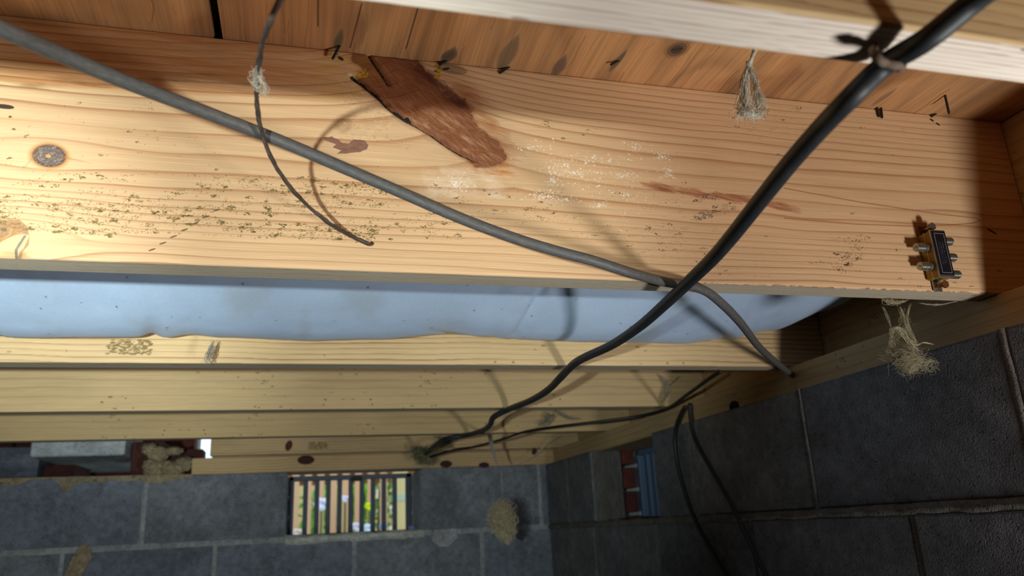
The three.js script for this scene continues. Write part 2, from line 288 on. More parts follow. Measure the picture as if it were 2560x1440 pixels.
  for (let i = 0; i < 420; i++) { const a = 1680 + rr() * 880; x.globalAlpha = 0.3; blob(a, 703 + (a - 1680) * 0.035 + rr() * 13, 2 + rr() * 9, 0.8 + rr() * 2, ['#5d4632', '#3a2a1e', '#8c7258'][Math.floor(rr() * 3)]); }
  x.globalAlpha = 1;
}
const M = {};
const half = (c, k) => { const o = canvas(FW_, FH_ * FS); o.getContext('2d').drawImage(c, -k * FW_, 0); return o; };
M.face = [0, 1].map((k) => std(0xffffff, 0.72, { map: tex(half(face.c, k)), bumpMap: tex(half(face.bump, k), false), bumpScale: 0.0009 }));
const wA = woodFace({ w: 1400, h: 288, x0: 0, len: 1.2, ht: JH, seed: 33, line: 0.62, dens: () => 118, base: [210, 178, 132], dark: [146, 102, 60], bend: (x) => 0.012 * Math.sin(x * 2.1) });
const wB = woodFace({ w: 1400, h: 288, x0: 0, len: 1.2, ht: JH, seed: 57, line: 0.30, dens: (y) => (y < 0.1 ? 60 : 40), base: [200, 170, 124], dark: [144, 106, 66] });
const wG = woodFace({ w: 1400, h: 288, x0: 0, len: 1.2, ht: 0.25, seed: 71, line: 0.55, dens: () => 330, base: [176, 160, 138], dark: [112, 98, 82] });
const wN = woodFace({ w: 1400, h: 288, x0: 0, len: 1.2, ht: 0.25, seed: 83, line: 0.75, dens: () => 210, base: [234, 219, 203], dark: [176, 140, 118] });
{
  const rr = rng(9), speck = (f, n, col, big) => { const x = f.c.getContext('2d'); for (let i = 0; i < n; i++) { const a = rr() * 1400, b = rr() * 288; if (fbm(a * 0.01, b * 0.03, 99) < 0.52) continue; x.globalAlpha = 0.3 + rr() * 0.4; x.fillStyle = col[Math.floor(rr() * col.length)]; x.beginPath(); x.ellipse(a, b, (1 + rr() * 4) * big, 0.8 + rr() * 1.6, (rr() - 0.5) * 0.5, 0, 7); x.fill(); } x.globalAlpha = 1; };
  { const x = wA.c.getContext('2d'); for (let i = 0; i < 170; i++) { const p = onZ(268 + rr() * 110, 850 + rr() * 36, -Z1 - SP); x.globalAlpha = 0.55; x.fillStyle = '#6a5630'; x.beginPath(); x.ellipse((p.x + 0.74) / 1.2 * 1400, (1 - (p.y - JB) / JH) * 288, 1 + rr() * 3, 0.7 + rr(), 0, 0, 7); x.fill(); } x.globalAlpha = 1; }
  speck(wB, 700, ['#5c4a24', '#6f5a34'], 1); speck(wA, 160, ['#5c4a24', '#7a6a4a'], 1); speck(wN, 420, ['#574236', '#7d6350'], 1.3); speck(wG, 500, ['#4e4234', '#c3b49c'], 1);
}
M.woodA = woodMat(wA, 1.2, JH, 0.0005); M.woodB = woodMat(wB, 1.2, JH, 0.0004); M.woodGrey = woodMat(wG, 1.2, 0.25, 0.0005, 0.9); M.woodNear = woodMat(wN, 1.2, 0.25, 0.0005, 0.8);
M.woodC = M.woodB.clone(); M.woodC.color.setRGB(0.95, 0.95, 0.92);

// ------------------------------------------------------------------ setting: subfloor
{
  const PX0 = -0.5, PL = 1.7, PZ0 = -0.80, PZL = 0.6, w = 2048, h = 720;   // v = 0 at z = PZ0
  const pc = paint(w, h, (i, j) => {
    const x = PX0 + i / w * PL, z = PZ0 + (1 - j / h) * PZL;
    const wav = 0.020 * (fbm(x * 5, z * 3, 201) - 0.5);
    const fib = noise((x + wav) * 520, z * 7, 203) * 0.55 + noise((x + wav) * 1300, z * 16, 205) * 0.45 - 0.5;
    const band = fbm((x + wav) * 46, z * 3.2, 207, 2) - 0.5, blot = smooth(0.52, 0.60, fbm(x * 9 + 3, z * 7, 211));
    const fig = Math.abs(Math.sin((fbm(x * 4 + 9, z * 2.4, 215) * 9 + x * 6) * 3.1));
    const tone = 1 + 0.20 * fib + 0.26 * band - 0.10 * Math.pow(fig, 6) - 0.12 * blot;
    return [clamp(192 * tone, 0, 255), clamp(139 * tone * (1 - 0.05 * blot), 0, 255), clamp(90 * tone * (1 - 0.08 * blot), 0, 255)];
  });
  const x = pc.getContext('2d'), rr = rng(21), q = (px, py) => { const p = onY(px, py, JT); return [(p.x - PX0) / PL * w, (1 - (p.z - PZ0) / PZL) * h]; };
  // checks in the face veneer, running along its grain
  for (let i = 0; i < 520; i++) {
    let u = rr() * w, v = rr() * h; const L = 15 + rr() * 150; x.strokeStyle = rr() < 0.25 ? '#4a2a12' : '#7a4c22'; x.globalAlpha = 0.15 + rr() * 0.4; x.lineWidth = 0.5 + rr() * 0.9; x.beginPath(); x.moveTo(u, v);
    for (let k = 0; k < 8; k++) { u += (rr() - 0.5) * 5; v += L / 8; x.lineTo(u, v); } x.stroke();
  }
  for (const [px, a, b] of [[795, 0, 66], [905, 8, 120], [1045, 20, 122]]) { x.globalAlpha = 0.9; x.strokeStyle = '#2c1608'; x.lineWidth = 1.2; const A = q(px, a), Bq = q(px - (px > 800 ? 30 : 0), b); x.beginPath(); x.moveTo(...A); x.lineTo(...Bq); x.stroke(); }
  // iron stains round the nails, drawn out along the grain
  const stain = (p0, p1, wd, al_) => { const al = al_ * 0.75; for (let k = 0; k <= 26; k++) { const t = k / 26, [u, v] = q(mix(p0[0], p1[0], t), mix(p0[1], p1[1], t)); x.globalAlpha = al; x.fillStyle = '#4f4436'; x.beginPath(); x.ellipse(u, v, wd * Math.sin(Math.PI * clamp(0.12 + 0.86 * t)) + 1, 9, 0, 0, 7); x.fill(); } x.globalAlpha = 1; };
  stain([840, 122], [854, 78], 4.5, 0.16); stain([1112, 152], [1136, 124], 9, 0.13); stain([1250, 172], [1294, 92], 11, 0.17); stain([1386, 188], [1412, 142], 8, 0.15); stain([1526, 174], [1564, 130], 4, 0.16); stain([2180, 265], [2240, 222], 5, 0.1);
  { const [u, v] = q(1692, 124); for (const [r, c, al] of [[17, '#8a6038', 0.5], [13, '#6a4c34', 0.8], [8, '#463424', 0.9]]) { x.globalAlpha = al; x.fillStyle = c; x.beginPath(); x.ellipse(u, v, r, r * 1.15, 0, 0, 7); x.fill(); } x.globalAlpha = 1; x.strokeStyle = '#1a100a'; x.lineWidth = 1.6; x.beginPath(); x.moveTo(u - 7, v + 3); x.lineTo(u + 7, v - 4); x.stroke(); }
  const pt = tex(pc);
  M.ply = std(0xffffff, 0.8, { map: pt, bumpMap: tex(paint(512, 256, (i, j) => { const v = 140 + 80 * (noise(i * 0.9, j * 0.05, 222) - 0.5) + 60 * (noise(i * 0.3, j * 0.03, 223) - 0.5); return [v, v, v]; }), false), bumpScale: 0.0008 });
  const ceiling = struct('ceiling', 'plywood subfloor above the joists');
  const panel = (x0, x1, z0, z1) => {
    const g = box(x0, x1, JT, JT + 0.018, z0, z1), p = g.attributes.position, uv = g.attributes.uv;
    for (let i = 0; i < p.count; i++) uv.setXY(i, (p.getX(i) - PX0) / PL, (p.getZ(i) - PZ0) / PZL);
    mesh('plywood_panel', g, M.ply, ceiling);
  };
  panel(XL, -0.1005, -2.1, 0.35); panel(-0.0915, XR + 0.2, -1.5, 0.35); panel(-0.0915, XR + 0.2, -3.45, -1.503); panel(XL, -0.1005, -3.45, -2.103); panel(XL, -0.1005, 0.353, ZF + 0.2); panel(-0.0915, XR + 0.2, 0.353, ZF + 0.2);
  mesh('underlay', box(XL, XR + 0.2, JT + 0.018, JT + 0.03, -3.45, ZF + 0.2), std(0x2a2018, 1), ceiling);
}

// ------------------------------------------------------------------ setting: block walls, floor
function concrete(seed, base, w = 640, h = 320) {
  const bump = canvas(w, h), bx = bump.getContext('2d'), bi = bx.createImageData(w, h);
  const c = paint(w, h, (i, j) => {
    const n = noise(i * 0.55, j * 0.55, seed), m = fbm(i * 0.05, j * 0.05, seed + 3), b = fbm(i * 0.012, j * 0.014, seed + 7), pit = smooth(0.80, 0.9, noise(i * 0.32, j * 0.32, seed + 11)), lite = smooth(0.86, 0.94, noise(i * 0.4, j * 0.4, seed + 19));
    const t = 1 + 0.22 * (n - 0.5) + 0.28 * (m - 0.5) + 0.30 * (b - 0.5) - 0.3 * pit + 0.18 * lite, p = (j * w + i) * 4, n2 = hash(i, j, seed), hh = clamp(150 + 70 * (n - 0.5) + 50 * (n2 - 0.5) + 40 * (m - 0.5) - 110 * pit, 0, 255);
    bi.data[p] = bi.data[p + 1] = bi.data[p + 2] = hh; bi.data[p + 3] = 255;
    return base.map((v) => clamp(v * t, 0, 255));
  });
  bx.putImageData(bi, 0, 0);
  return std(0xffffff, 0.95, { map: tex(c), bumpMap: tex(bump, false), bumpScale: 0.0013 });
}
M.block = [concrete(301, [122, 128, 139]), concrete(331, [114, 120, 132]), concrete(351, [128, 132, 140])];
M.mortar = concrete(371, [166, 168, 170]);
M.mortarTan = concrete(381, [168, 150, 120], 320, 320);
M.looseBrick = concrete(399, [78, 42, 36], 320, 160);
M.brick = [concrete(391, [104, 52, 42], 320, 160), concrete(395, [88, 46, 40], 320, 160)];
M.shadedBlock = [concrete(441, [112, 113, 117]), concrete(445, [104, 106, 111]), concrete(449, [116, 116, 117]), concrete(453, [108, 104, 98])];  // block and mortar colours copied darker and less blue: side wall shade painted in
// a moulded block: chamfered box of length l, height h, depth d, long side along x, face at z = 0
const blockGeo = new Map();
function chamferBox(l, h, d, c = 0.004) {
  const k = [l, h, d, c].map((v) => v.toFixed(4)).join();
  if (!blockGeo.has(k)) {
    const g = new RoundedBoxGeometry(l, h, d, 1, c).translate(0, 0, -d / 2), p = g.attributes.position, uv = g.attributes.uv;
    for (let i = 0; i < p.count; i++) uv.setXY(i, (p.getX(i) + p.getZ(i)) / 0.42 + 0.5, p.getY(i) / 0.21 + 0.5);
    blockGeo.set(k, g);
  }
  return blockGeo.get(k);
}
// uneven mortar squeezed along a joint: from a to b on the wall, width w, standing out by lift
function ridge(a, b, across, out, w, lift, seed, tag_ = 1) {
  const n = Math.max(6, Math.round(a.distanceTo(b) / 0.006)), m = 4, P = [], U = [], I = [];
  for (let i = 0; i <= n; i++) for (let j = 0; j <= m; j++) {
    const t = i / n, s = j / m - 0.5, edge = 0.75 + 0.6 * fbm(t * n * 0.14, j > 2 ? 3 : 9, seed, 3) , f = 1 - Math.pow(Math.abs(s) * 2, 2.2);
    const p = a.clone().lerp(b, t).addScaledVector(across, s * w * edge).addScaledVector(out, -0.0045 + f * (0.0035 + lift * fbm(t * n * 0.22, j * 0.7, seed + 5, 3)));
    P.push(p.x, p.y, p.z); U.push((p.x + p.z) / 0.4, p.y / 0.2);
  }
  for (let i = 0; i < n; i++) for (let j = 0; j < m; j++) { const q = i * (m + 1) + j; tag_ > 0 ? I.push(q, q + m + 1, q + 1, q + 1, q + m + 1, q + m + 2) : I.push(q, q + 1, q + m + 1, q + 1, q + m + 2, q + m + 1); }
  const g = new THREE.BufferGeometry(); g.setAttribute('position', new THREE.Float32BufferAttribute(P, 3)); g.setAttribute('uv', new THREE.Float32BufferAttribute(U, 2)); g.setIndex(I); g.computeVertexNormals();
  return g;
}
// wall in its own frame: s runs along the face, out is its normal
function blockWall(wall, dir, out, origin, s0, s1, phase, depth, open, seed, mats) {
  const rr = rng(seed), J = 0.010, blocks = mats ?? M.block, rot = new THREE.Matrix4().makeBasis(dir, V(0, 1, 0), out), mortarParts = [], rot4 = new THREE.Quaternion().setFromRotationMatrix(rot);
  for (let row = 0; row < 4; row++) {
    const yb = WT - (row + 1) * C, ph = phase + (row % 2 ? B / 2 : 0);
    for (let k = Math.floor((s0 - ph) / B); ; k++) {
      const a = Math.max(s0, ph + k * B), b = Math.min(s1, ph + (k + 1) * B);
      if (a >= s1 - 0.01) break;
      if (b - a < 0.03) continue;
      const cuts = row === 0 && open ? [[a, Math.min(b, open[0])], [Math.max(a, open[1]), b]] : [[a, b]];
      for (const [p, q] of cuts) {
        if (q - p < 0.02) continue;
        const o = mesh('concrete_block', chamferBox(q - p - J, C - J, depth), blocks[Math.floor(rr() * 3)], wall);
        o.position.copy(origin).addScaledVector(dir, (p + q) / 2).addScaledVector(out, (rr() - 0.5) * 0.003); o.position.y = yb + (C - J) / 2 + (row === 0 ? J : J / 2); o.quaternion.copy(rot4);
      }
      if (row === 0 && open && b > open[0] - 0.02 && b < open[1] + 0.02) continue;
      if (row < 2) { const p = (y) => origin.clone().addScaledVector(dir, b).setY(y); mortarParts.push(ridge(p(yb + 0.005), p(yb + C), dir, out, mats ? 0.015 : 0.021, mats ? 0.0018 : 0.003, 400 + k + row * 40 + seed, -1)); }
    }
    const seg = (a, b) => { const g = new THREE.BoxGeometry(b - a, C - (row ? 0 : 0.004), depth - 0.012).translate((a + b) / 2, yb + C / 2 - (row ? 0 : 0.002), -0.005 - (depth - 0.012) / 2); g.applyMatrix4(new THREE.Matrix4().makeTranslation(origin.x, 0, origin.z).multiply(rot)); mortarParts.push(g); };
    if (row === 0 && open) { seg(s0, open[0] - 0.004); seg(open[1] + 0.004, s1); } else seg(s0, s1);
    if (row < 3) { const p = (s) => origin.clone().addScaledVector(dir, s).setY(yb + 0.001); mortarParts.push(ridge(p(s0), p(s1), V(0, 1, 0), out, mats ? 0.018 : 0.023, mats ? 0.006 : 0.003, 500 + row + seed, 1)); }
  }
  mesh('mortar', mergeGeometries(mortarParts.map((g) => { const q = g.index ? g.toNonIndexed() : g; for (const n of Object.keys(q.attributes)) if (!['position', 'normal', 'uv'].includes(n)) q.deleteAttribute(n); return q; })), mats ? mats[3] : M.mortar, wall);
}
const X0_ = V(1, 0, 0), Zp = V(0, 0, 1), Xn = V(-1, 0, 0);
const wallBack = struct('wall_back', 'grey concrete block wall with the open slotted vent');
blockWall(wallBack, X0_, Zp, V(0, 0, -ZW), XL, XR + 0.135, XB, 0.194, [XB, XB + B], 3);
const wallRight = struct('wall_right', 'concrete block wall under the joist ends with shade painted into its greys');
const RZ0 = -2.118, RZ1 = -1.712;
blockWall(wallRight, Zp, Xn, V(XR, 0, 0), -ZW, ZF, -ZB, 0.094, [RZ0, RZ1], 8, M.shadedBlock);
// loose mortar smeared on the top of the back wall
function smear(pts, z, thick, name, mat, seed) {
  const s = new THREE.Shape(); pts.forEach(([a, b], i) => { const p = onZ(a, b, z); i ? s.lineTo(p.x, p.y) : s.moveTo(p.x, p.y); });
  const g = new THREE.ExtrudeGeometry(s, { depth: thick, bevelEnabled: true, bevelSize: 0.002, bevelThickness: 0.0025, bevelSegments: 2, steps: 1 }).translate(0, 0, z - 0.001);
  return mesh(name, g, mat, wallBack);
}
{
  const rr = rng(31), low = [[480, 1192], [440, 1198], [400, 1206], [365, 1204], [330, 1200], [300, 1203], [290, 1196], [255, 1204], [220, 1203], [190, 1206], [180, 1212], [172, 1226], [158, 1226], [150, 1208], [140, 1196], [75, 1197], [60, 1209], [0, 1214], [-120, 1222]];
  const fine = []; for (let i = 0; i < low.length - 1; i++) for (let k = 0; k < 4; k++) fine.push([mix(low[i][0], low[i + 1][0], k / 4) + (rr() - 0.5) * 5, mix(low[i][1], low[i + 1][1], k / 4) + (rr() - 0.5) * 4]);
  smear([[-120, 1199], [480, 1187], ...fine], -ZW, 0.005, 'mortar_smear', M.mortarTan);
  smear([[205, 1362], [225, 1366], [230, 1390], [215, 1420], [195, 1450], [160, 1450], [170, 1420], [185, 1390]], -ZW, 0.004, 'mortar_smear', M.mortarTan);
  smear([[1085, 1325], [1140, 1322], [1142, 1345], [1120, 1366], [1098, 1366], [1080, 1350]], -ZW, 0.004, 'mortar_smear', M.mortar);
  // rough sill under the vent
mesh('vent_sill', ridge(V(XB - 0.004, WT - C - 0.002, -ZW), V(XB + B + 0.014, WT - C + 0.001, -ZW), V(0, 1, 0), V(0, 0.25, 1).normalize(), 0.026, 0.020, 777), concrete(411, [204, 204, 196], 320, 320), wallBack);
}
const floor = struct('floor', 'bare dirt floor', new THREE.PlaneGeometry(XR + 0.2 - XL, ZF + 3.4, 2, 2).rotateX(-Math.PI / 2).translate((XR + 0.2 + XL) / 2, 0, (ZF - 3.4) / 2), concrete(421, [82, 70, 56], 512, 512));
floor.material.map.repeat.set(7, 9); floor.material.bumpMap.repeat.set(7, 9);
struct('wall_left', 'concrete block wall at the far left side', box(XL - 0.2, XL, -0.02, JT + 0.03, -3.45, ZF + 0.2), M.block[0]);
struct('wall_front', 'concrete block wall behind the camera', box(XL - 0.2, XR + 0.2, -0.02, JT + 0.03, ZF, ZF + 0.2), M.block[0]);
// brick skin outside the block walls
const brickGeo = chamferBox(0.197, 0.057, 0.09, 0.003);
const skin = struct('wall_outer', 'red brick skin outside the block walls');
{
  const rr = rng(41), at = (x, y, z, turn) => { const b = mesh('brick', brickGeo, M.brick[Math.floor(rr() * 2)], skin); b.position.set(x, y, z); if (turn) { b.rotation.y = turn; b.scale.z = 0.39; } };
  const yy = (r) => WT - C - 0.03 + r * 0.067, ex = onZ(487, 1120, -3.22).x;
  for (let r = 0; r < 4; r++) { at(XB - 0.095, yy(r), -ZW - 0.20); at(XB + B + 0.112, yy(r), -ZW - 0.20); }
  for (let r = 0; r < 9; r++) for (let k = 0; k < 6; k++) at(ex - 0.1 - (k + (r % 2) * 0.5) * 0.207 + (r % 2) * 0.1, WT - 0.09 + r * 0.067, -3.22);
  for (let r = 0; r < 4; r++) { at(XR + 0.131, yy(r) + 0.02, RZ0 - 0.099, Math.PI / 2); at(XR + 0.131, yy(r) + 0.02, RZ1 + 0.13, Math.PI / 2); }
  const back = (x0, x1, y0, y1, z0, z1) => mesh('mortar', box(x0, x1, y0, y1, z0, z1), M.mortar, skin);
  back(XL - 0.2, ex - 0.002, -0.02, JT + 0.03, -3.42, -3.305); back(XL - 0.2, XB + 0.0005, -0.02, WT - 0.002, -ZW - 0.29, -ZW - 0.196); back(XB + B + 0.0137, XR + 0.32, -0.02, WT, -ZW - 0.29, -ZW - 0.196); back(XB - 0.02, XB + B + 0.02, -0.02, WT - C - 0.012, -ZW - 0.29, -ZW - 0.196);
  back(XR + 0.235, XR + 0.28, -0.02, JT + 0.03, -ZW - 0.29, ZF + 0.2); back(XR + 0.132, XR + 0.235, -0.02, WT - C - 0.01, -ZW - 0.2, ZF + 0.2); back(XR + 0.132, XR + 0.235, WT - C - 0.01, WT, -ZW - 0.2, RZ0 - 0.2); back(XR + 0.132, XR + 0.235, WT - C - 0.01, WT, RZ1 + 0.24, ZF + 0.2);
}

// ------------------------------------------------------------------ framing
const joists = 'floor joists in a row';
const jx1 = XR + 0.105;
function joist(i, label, face_, edge_, x0 = XL, xa = jx1) {
  const zf = -Z1 - (i - 1) * SP, off = i * 0.37;
  return tag(mesh('floor_joist', board({ x0, x1: xa, y0: JB, y1: JT, zf, t: TH, uv0: (x, y) => [(x + off) / 1.2, (y - JB) / JH], uv1: (x, z) => [(x + off) / 1.2, (z + off * 0.1) / 0.25] }), [face_, edge_]), label, 'joist', joists);
}
M.nearFace = M.woodA.clone(); M.nearFace.color.setRGB(1, 0.95, 0.88);
joist(0, 'floor joist with pale underside that the black cable is stapled to', M.nearFace, M.woodNear);
{
  // relief of the speckled face: the pocket lies a little low, the splits are real grooves
  const z2 = ([a, b]) => fp(800 + a / 2.844, b / 2.844), splits = [[[230, 545], [310, 602], [400, 672], [500, 770], [600, 842], [700, 892], [800, 950], [880, 1012], [990, 1076], [1100, 1130]], [[338, 372], [378, 440], [430, 512], [486, 596]]].map((s) => s.map(z2));
  const segD = (x, y, a, b) => { const dx = b[0] - a[0], dy = b[1] - a[1], t = clamp(((x - a[0]) * dx + (y - a[1]) * dy) / (dx * dx + dy * dy)); return Math.hypot(x - a[0] - t * dx, y - a[1] - t * dy); };
  const knotC = fp(20, 652);
  const disp = (x, y0) => {
    const y = y0 - JB; let d = 0;
    if (x > pocketTop[0] - 0.12 && x < pocketEnd[0] + 0.1) {
      splits.forEach((s, n) => { let m = 1; for (let i = 0; i < s.length - 1; i++) m = Math.min(m, segD(x, y, s[i], s[i + 1])); d += (n ? 0.004 : 0.007) * (1 - smooth(0.0006, n ? 0.0022 : 0.0036, m)); });
      const m = segD(x, y, pocketTop, pocketEnd); d += 0.0022 * (1 - smooth(0.018, 0.040, m)) * fbm(x * 60, y * 60, 5);
    }
    const k = Math.hypot((x - knotC[0]) / 1.6, y - knotC[1]); d += 0.012 * (1 - smooth(0.004, 0.012, k));
    return d + 0.0006 * fbm(x * 6, y * 90, 15);
  };
  const xs = [XL, -1.6, -0.9]; const mid = FX0 + FLEN / 2; for (let i = 0; i <= 290; i++) xs.push(mix(FX0, mid, i / 290)); for (let i = 1; i <= 270; i++) xs.push(mix(mid, jx1, i / 270));
  tag(mesh('floor_joist', board({ x0: XL, x1: jx1, y0: JB, y1: JT, zf: -Z1, t: TH, xs, ny: 120, disp, split: { at: mid, uvs: [0, 1].map((k) => (x, y) => [(x - FX0) / FLEN * 2 - k, (y - JB) / JH]) }, uv0: (x, y) => [(x - FX0) / FLEN * 2, (y - JB) / JH] }), [M.face[0], M.woodGrey, M.face[1]]), 'mould-speckled pine floor joist with a red-brown bark pocket and a round knot', 'joist', joists);
}
joist(2, 'floor joist with close straight grain right behind the white insulation batt', M.woodA, M.woodGrey);
joist(3, 'plain pale floor joist, second behind the insulation batt', M.woodB, M.woodGrey);
joist(4, 'floor joist above the grey cap block, third behind the insulation batt', M.woodC, M.woodGrey);
{
  const x0 = onZ(526, 1120, -Z1 - 4 * SP).x, o = joist(5, 'short end joist with dark red knots just above the vent wall', M.woodA, M.woodGrey, x0);
  const kg = new THREE.SphereGeometry(1, 14, 8);
  for (const [a, b, r] of [[722, 1114, 0.013], [1335, 1128, 0.01]]) { const p = onZ(a, b, -Z1 - 4 * SP); const k = mesh('knot', kg, std(0x5a2418, 0.8), o); k.position.copy(p); k.scale.set(r * 0.8, r * 1.25, 0.002); k.rotation.z = -0.3; }
  tag(mesh('rim_joist', board({ x0: x0, x1: XR + 0.13, y0: JB, y1: JT - 0.001, zf: -ZW - 0.006, t: 0.03 }), [M.woodC, M.woodGrey]), 'rim joist standing on the vent wall plate behind the short end joist', 'joist');
  const pl = tag(mesh('sill_plate', board({ x0: x0 - 0.055, x1: XR + 0.13, y0: WT, y1: JB - 0.001, zf: -ZW - 0.002, t: 0.14, uv0: (x, y) => [x / 1.2, (y - WT) / 0.25 + 0.3] }), [M.woodA, M.woodGrey]), 'wooden sill plate lying on the vent wall', 'sill plate');
  for (const [a, b, r] of [[765, 1150, 0.02], [1115, 1160, 0.016], [1210, 1163, 0.014]]) { const p = onZ(a, b, -ZW); const k = mesh('knot', kg, std(0x43211a, 0.8), pl); k.position.copy(p); k.scale.set(r * 1.3, r * 0.7, 0.003); }
  // plate and rim over the right wall run along z
  const g = board({ x0: -ZW + 0.004, x1: ZF, y0: WT, y1: JB - 0.0005, zf: 0, t: 0.13, uv0: (x, y) => [x / 1.2, (y - WT) / 0.25 + 0.1] }).rotateY(-Math.PI / 2).translate(XR + 0.03, 0, 0);   // set back on the wall
  const rp = tag(mesh('sill_plate', g, [M.woodB, M.woodB]), 'wooden sill plate lying along the dark side wall', 'sill plate');
  const h = onX(1836, 1016, XR + 0.03); const kn = mesh('bolt_hole', new THREE.CylinderGeometry(0.011, 0.011, 0.003, 20).rotateZ(Math.PI / 2), std(0x0c0a08, 1), rp); kn.position.copy(h); kn.scale.z = 1.6;
  const rim = board({ x0: -ZW + 0.004, x1: ZF, y0: JB, y1: JT - 0.001, zf: 0, t: 0.03 }).rotateY(-Math.PI / 2).translate(XR + 0.107, 0, 0);
  tag(mesh('rim_joist', rim, [M.woodB, M.woodB]), 'rim joist standing on the side sill plate behind the joist ends', 'joist');
}

// ------------------------------------------------------------------ insulation between the speckled joist and the next
{
  const sec = [[-0.7695, 0.385], [-0.80, 0.372], [-0.86, 0.352], [-0.93, 0.333], [-0.99, 0.313], [-1.04, 0.296], [-1.08, 0.284], [-1.11, 0.2775], [-1.135, 0.2765], [-1.155, 0.282], [-1.168, 0.295], [-1.1735, 0.320]];
  const curve = new THREE.CatmullRomCurve3(sec.map(([z, y]) => V(0, y, z))), nv = 48, x0 = -1.7, x1 = 0.86, nu = 520, P = [], U = [], I = [];
  const low = [[-0.39, 0.274], [-0.19, 0.2765], [-0.16, 0.281], [-0.12, 0.278], [0.0, 0.276], [0.10, 0.279], [0.22, 0.288], [0.29, 0.282], [0.46, 0.279], [0.60, 0.278], [0.70, 0.289], [0.78, 0.305], [0.86, 0.335]];
  const lift = (x) => { if (x <= low[0][0]) return 0; for (let i = 1; i < low.length; i++) if (x < low[i][0]) { const t = smooth(0, 1, (x - low[i - 1][0]) / (low[i][0] - low[i - 1][0])); return mix(low[i - 1][1], low[i][1], t) - 0.2765; } return 0.06; };
  for (let i = 0; i <= nu; i++) {
    const x = mix(x0, x1, i / nu), l = lift(x);
    for (let j = 0; j <= nv; j++) {
      const t = j / nv, c = curve.getPoint(t), k = smooth(0.12, 0.75, t);
      let y = c.y + l * k + 0.004 * (fbm(x * 5, t * 3, 601) - 0.5) * smooth(0, 0.3, t) + 0.0016 * (fbm(x * 26, t * 9, 603) - 0.5);
      const d1 = x + 0.195 + (t - 0.5) * 0.05; y += 0.007 * Math.exp(-(d1 * d1) / 0.00011) * smooth(0.45, 0.8, t);
      const d2 = x - 0.325 - 0.10 * Math.pow(t - 0.35, 2) + (t - 0.3) * 0.06; y += 0.006 * (Math.exp(-(d2 * d2) / 0.00003)) * smooth(0.15, 0.3, t) * (1 - smooth(0.6, 0.85, t));
      const d3 = x - 0.235 - (t - 0.75) * 0.5; y += 0.004 * Math.exp(-(d3 * d3) / 0.00006) * smooth(0.55, 0.8, t);
      for (const [a, w, s] of [[0.66, 0.00005, 0.3], [0.69, 0.0001, 0.4], [0.26, 0.0002, 0.2]]) { const d = x - a - (t - 0.4) * s * 0.3; y += 0.0025 * Math.exp(-d * d / w) * smooth(0.2, 0.4, t); }
      P.push(x, Y0 + y, c.z); U.push(x / 0.8, t);
    }
  }
  for (let i = 0; i < nu; i++) for (let j = 0; j < nv; j++) { const q = i * (nv + 1) + j; I.push(q, q + 1, q + nv + 1, q + 1, q + nv + 2, q + nv + 1); }
  const g = new THREE.BufferGeometry(); g.setAttribute('position', new THREE.Float32BufferAttribute(P, 3)); g.setAttribute('uv', new THREE.Float32BufferAttribute(U, 2)); g.setIndex(I); g.computeVertexNormals();
  const rr = rng(77), pc = paint(1024, 512, (i, j) => { const n = 1 + 0.06 * (fbm(i * 0.012, j * 0.02, 611) - 0.5) + 0.03 * (noise(i * 0.4, j * 0.4, 612) - 0.5), d = smooth(0.55, 0.8, fbm(i * 0.012, j * 0.01, 615, 4)) * 0.05; return [188 * n * (1 - d * 0.6), 207 * n * (1 - d), 233 * n * (1 - 1.6 * d)]; });
  const x = pc.getContext('2d'); for (let i = 0; i < 90; i++) { x.fillStyle = '#5d5f60'; x.globalAlpha = 0.3 + rr() * 0.4; x.beginPath(); x.ellipse(rr() * 1024, rr() * 512, 0.8 + rr() * 2, 0.8 + rr() * 2, 0, 0, 7); x.fill(); }
  const batt = thing('insulation_batt', 'sagging white-faced insulation batt between two joists', 'insulation');
  mesh('facing', g, std(0xffffff, 0.5, { map: tex(pc) }), batt);
  const fill = new THREE.ExtrudeGeometry(new THREE.Shape([...sec.map(([z, y]) => new THREE.Vector2(-z, Y0 + y + 0.012)), new THREE.Vector2(1.1725, JT - 0.002), new THREE.Vector2(0.7705, JT - 0.002)]), { depth: 0.66 - x0, bevelEnabled: false }).rotateY(Math.PI / 2).translate(x0, 0, 0);
  mesh('fibre_fill', fill, std(0xc9a24e, 1), batt);
}

// ------------------------------------------------------------------ cables
function tube(pts, r, seg = 160, rad = 10, rough = 0, seed = 1) {
  const c = new THREE.CatmullRomCurve3(pts, false, 'centripetal'), g = new THREE.TubeGeometry(c, seg, r, rad, false);
  if (rough) { const p = g.attributes.position, n = g.attributes.normal; for (let i = 0; i < p.count; i++) { const ring = Math.floor(i / (rad + 1)), k = i % (rad + 1) % rad, d = rough * (fbm(ring * 0.45, k * 1.3, seed, 2) - 0.4); p.setXYZ(i, p.getX(i) + n.getX(i) * d, p.getY(i) + n.getY(i) * d, p.getZ(i) + n.getZ(i) * d); } g.computeVertexNormals(); }
  const cap = (at, dir) => { const s = new THREE.SphereGeometry(r, rad, 6); s.scale(1, 1, 1); return s.translate(at.x, at.y, at.z); };
  return mergeGeometries([g.toNonIndexed(), cap(pts[0]).toNonIndexed(), cap(pts[pts.length - 1]).toNonIndexed()]);
}
const rubber = (seed, base, dust, amt) => { const c = paint(512, 64, (i, j) => { const d = smooth(0.45, 0.7, fbm(i * 0.05, j * 0.08, seed)) * amt, n = 1 + 0.25 * (noise(i * 0.7, j * 0.7, seed + 2) - 0.5); return base.map((v, k) => clamp(mix(v, dust[k], d) * n, 0, 255)); }); const t = tex(c); t.repeat.set(3, 1); return t; };
M.greyCable = std(0xffffff, 0.55, { map: rubber(701, [84, 81, 79], [96, 84, 72], 0.45) });
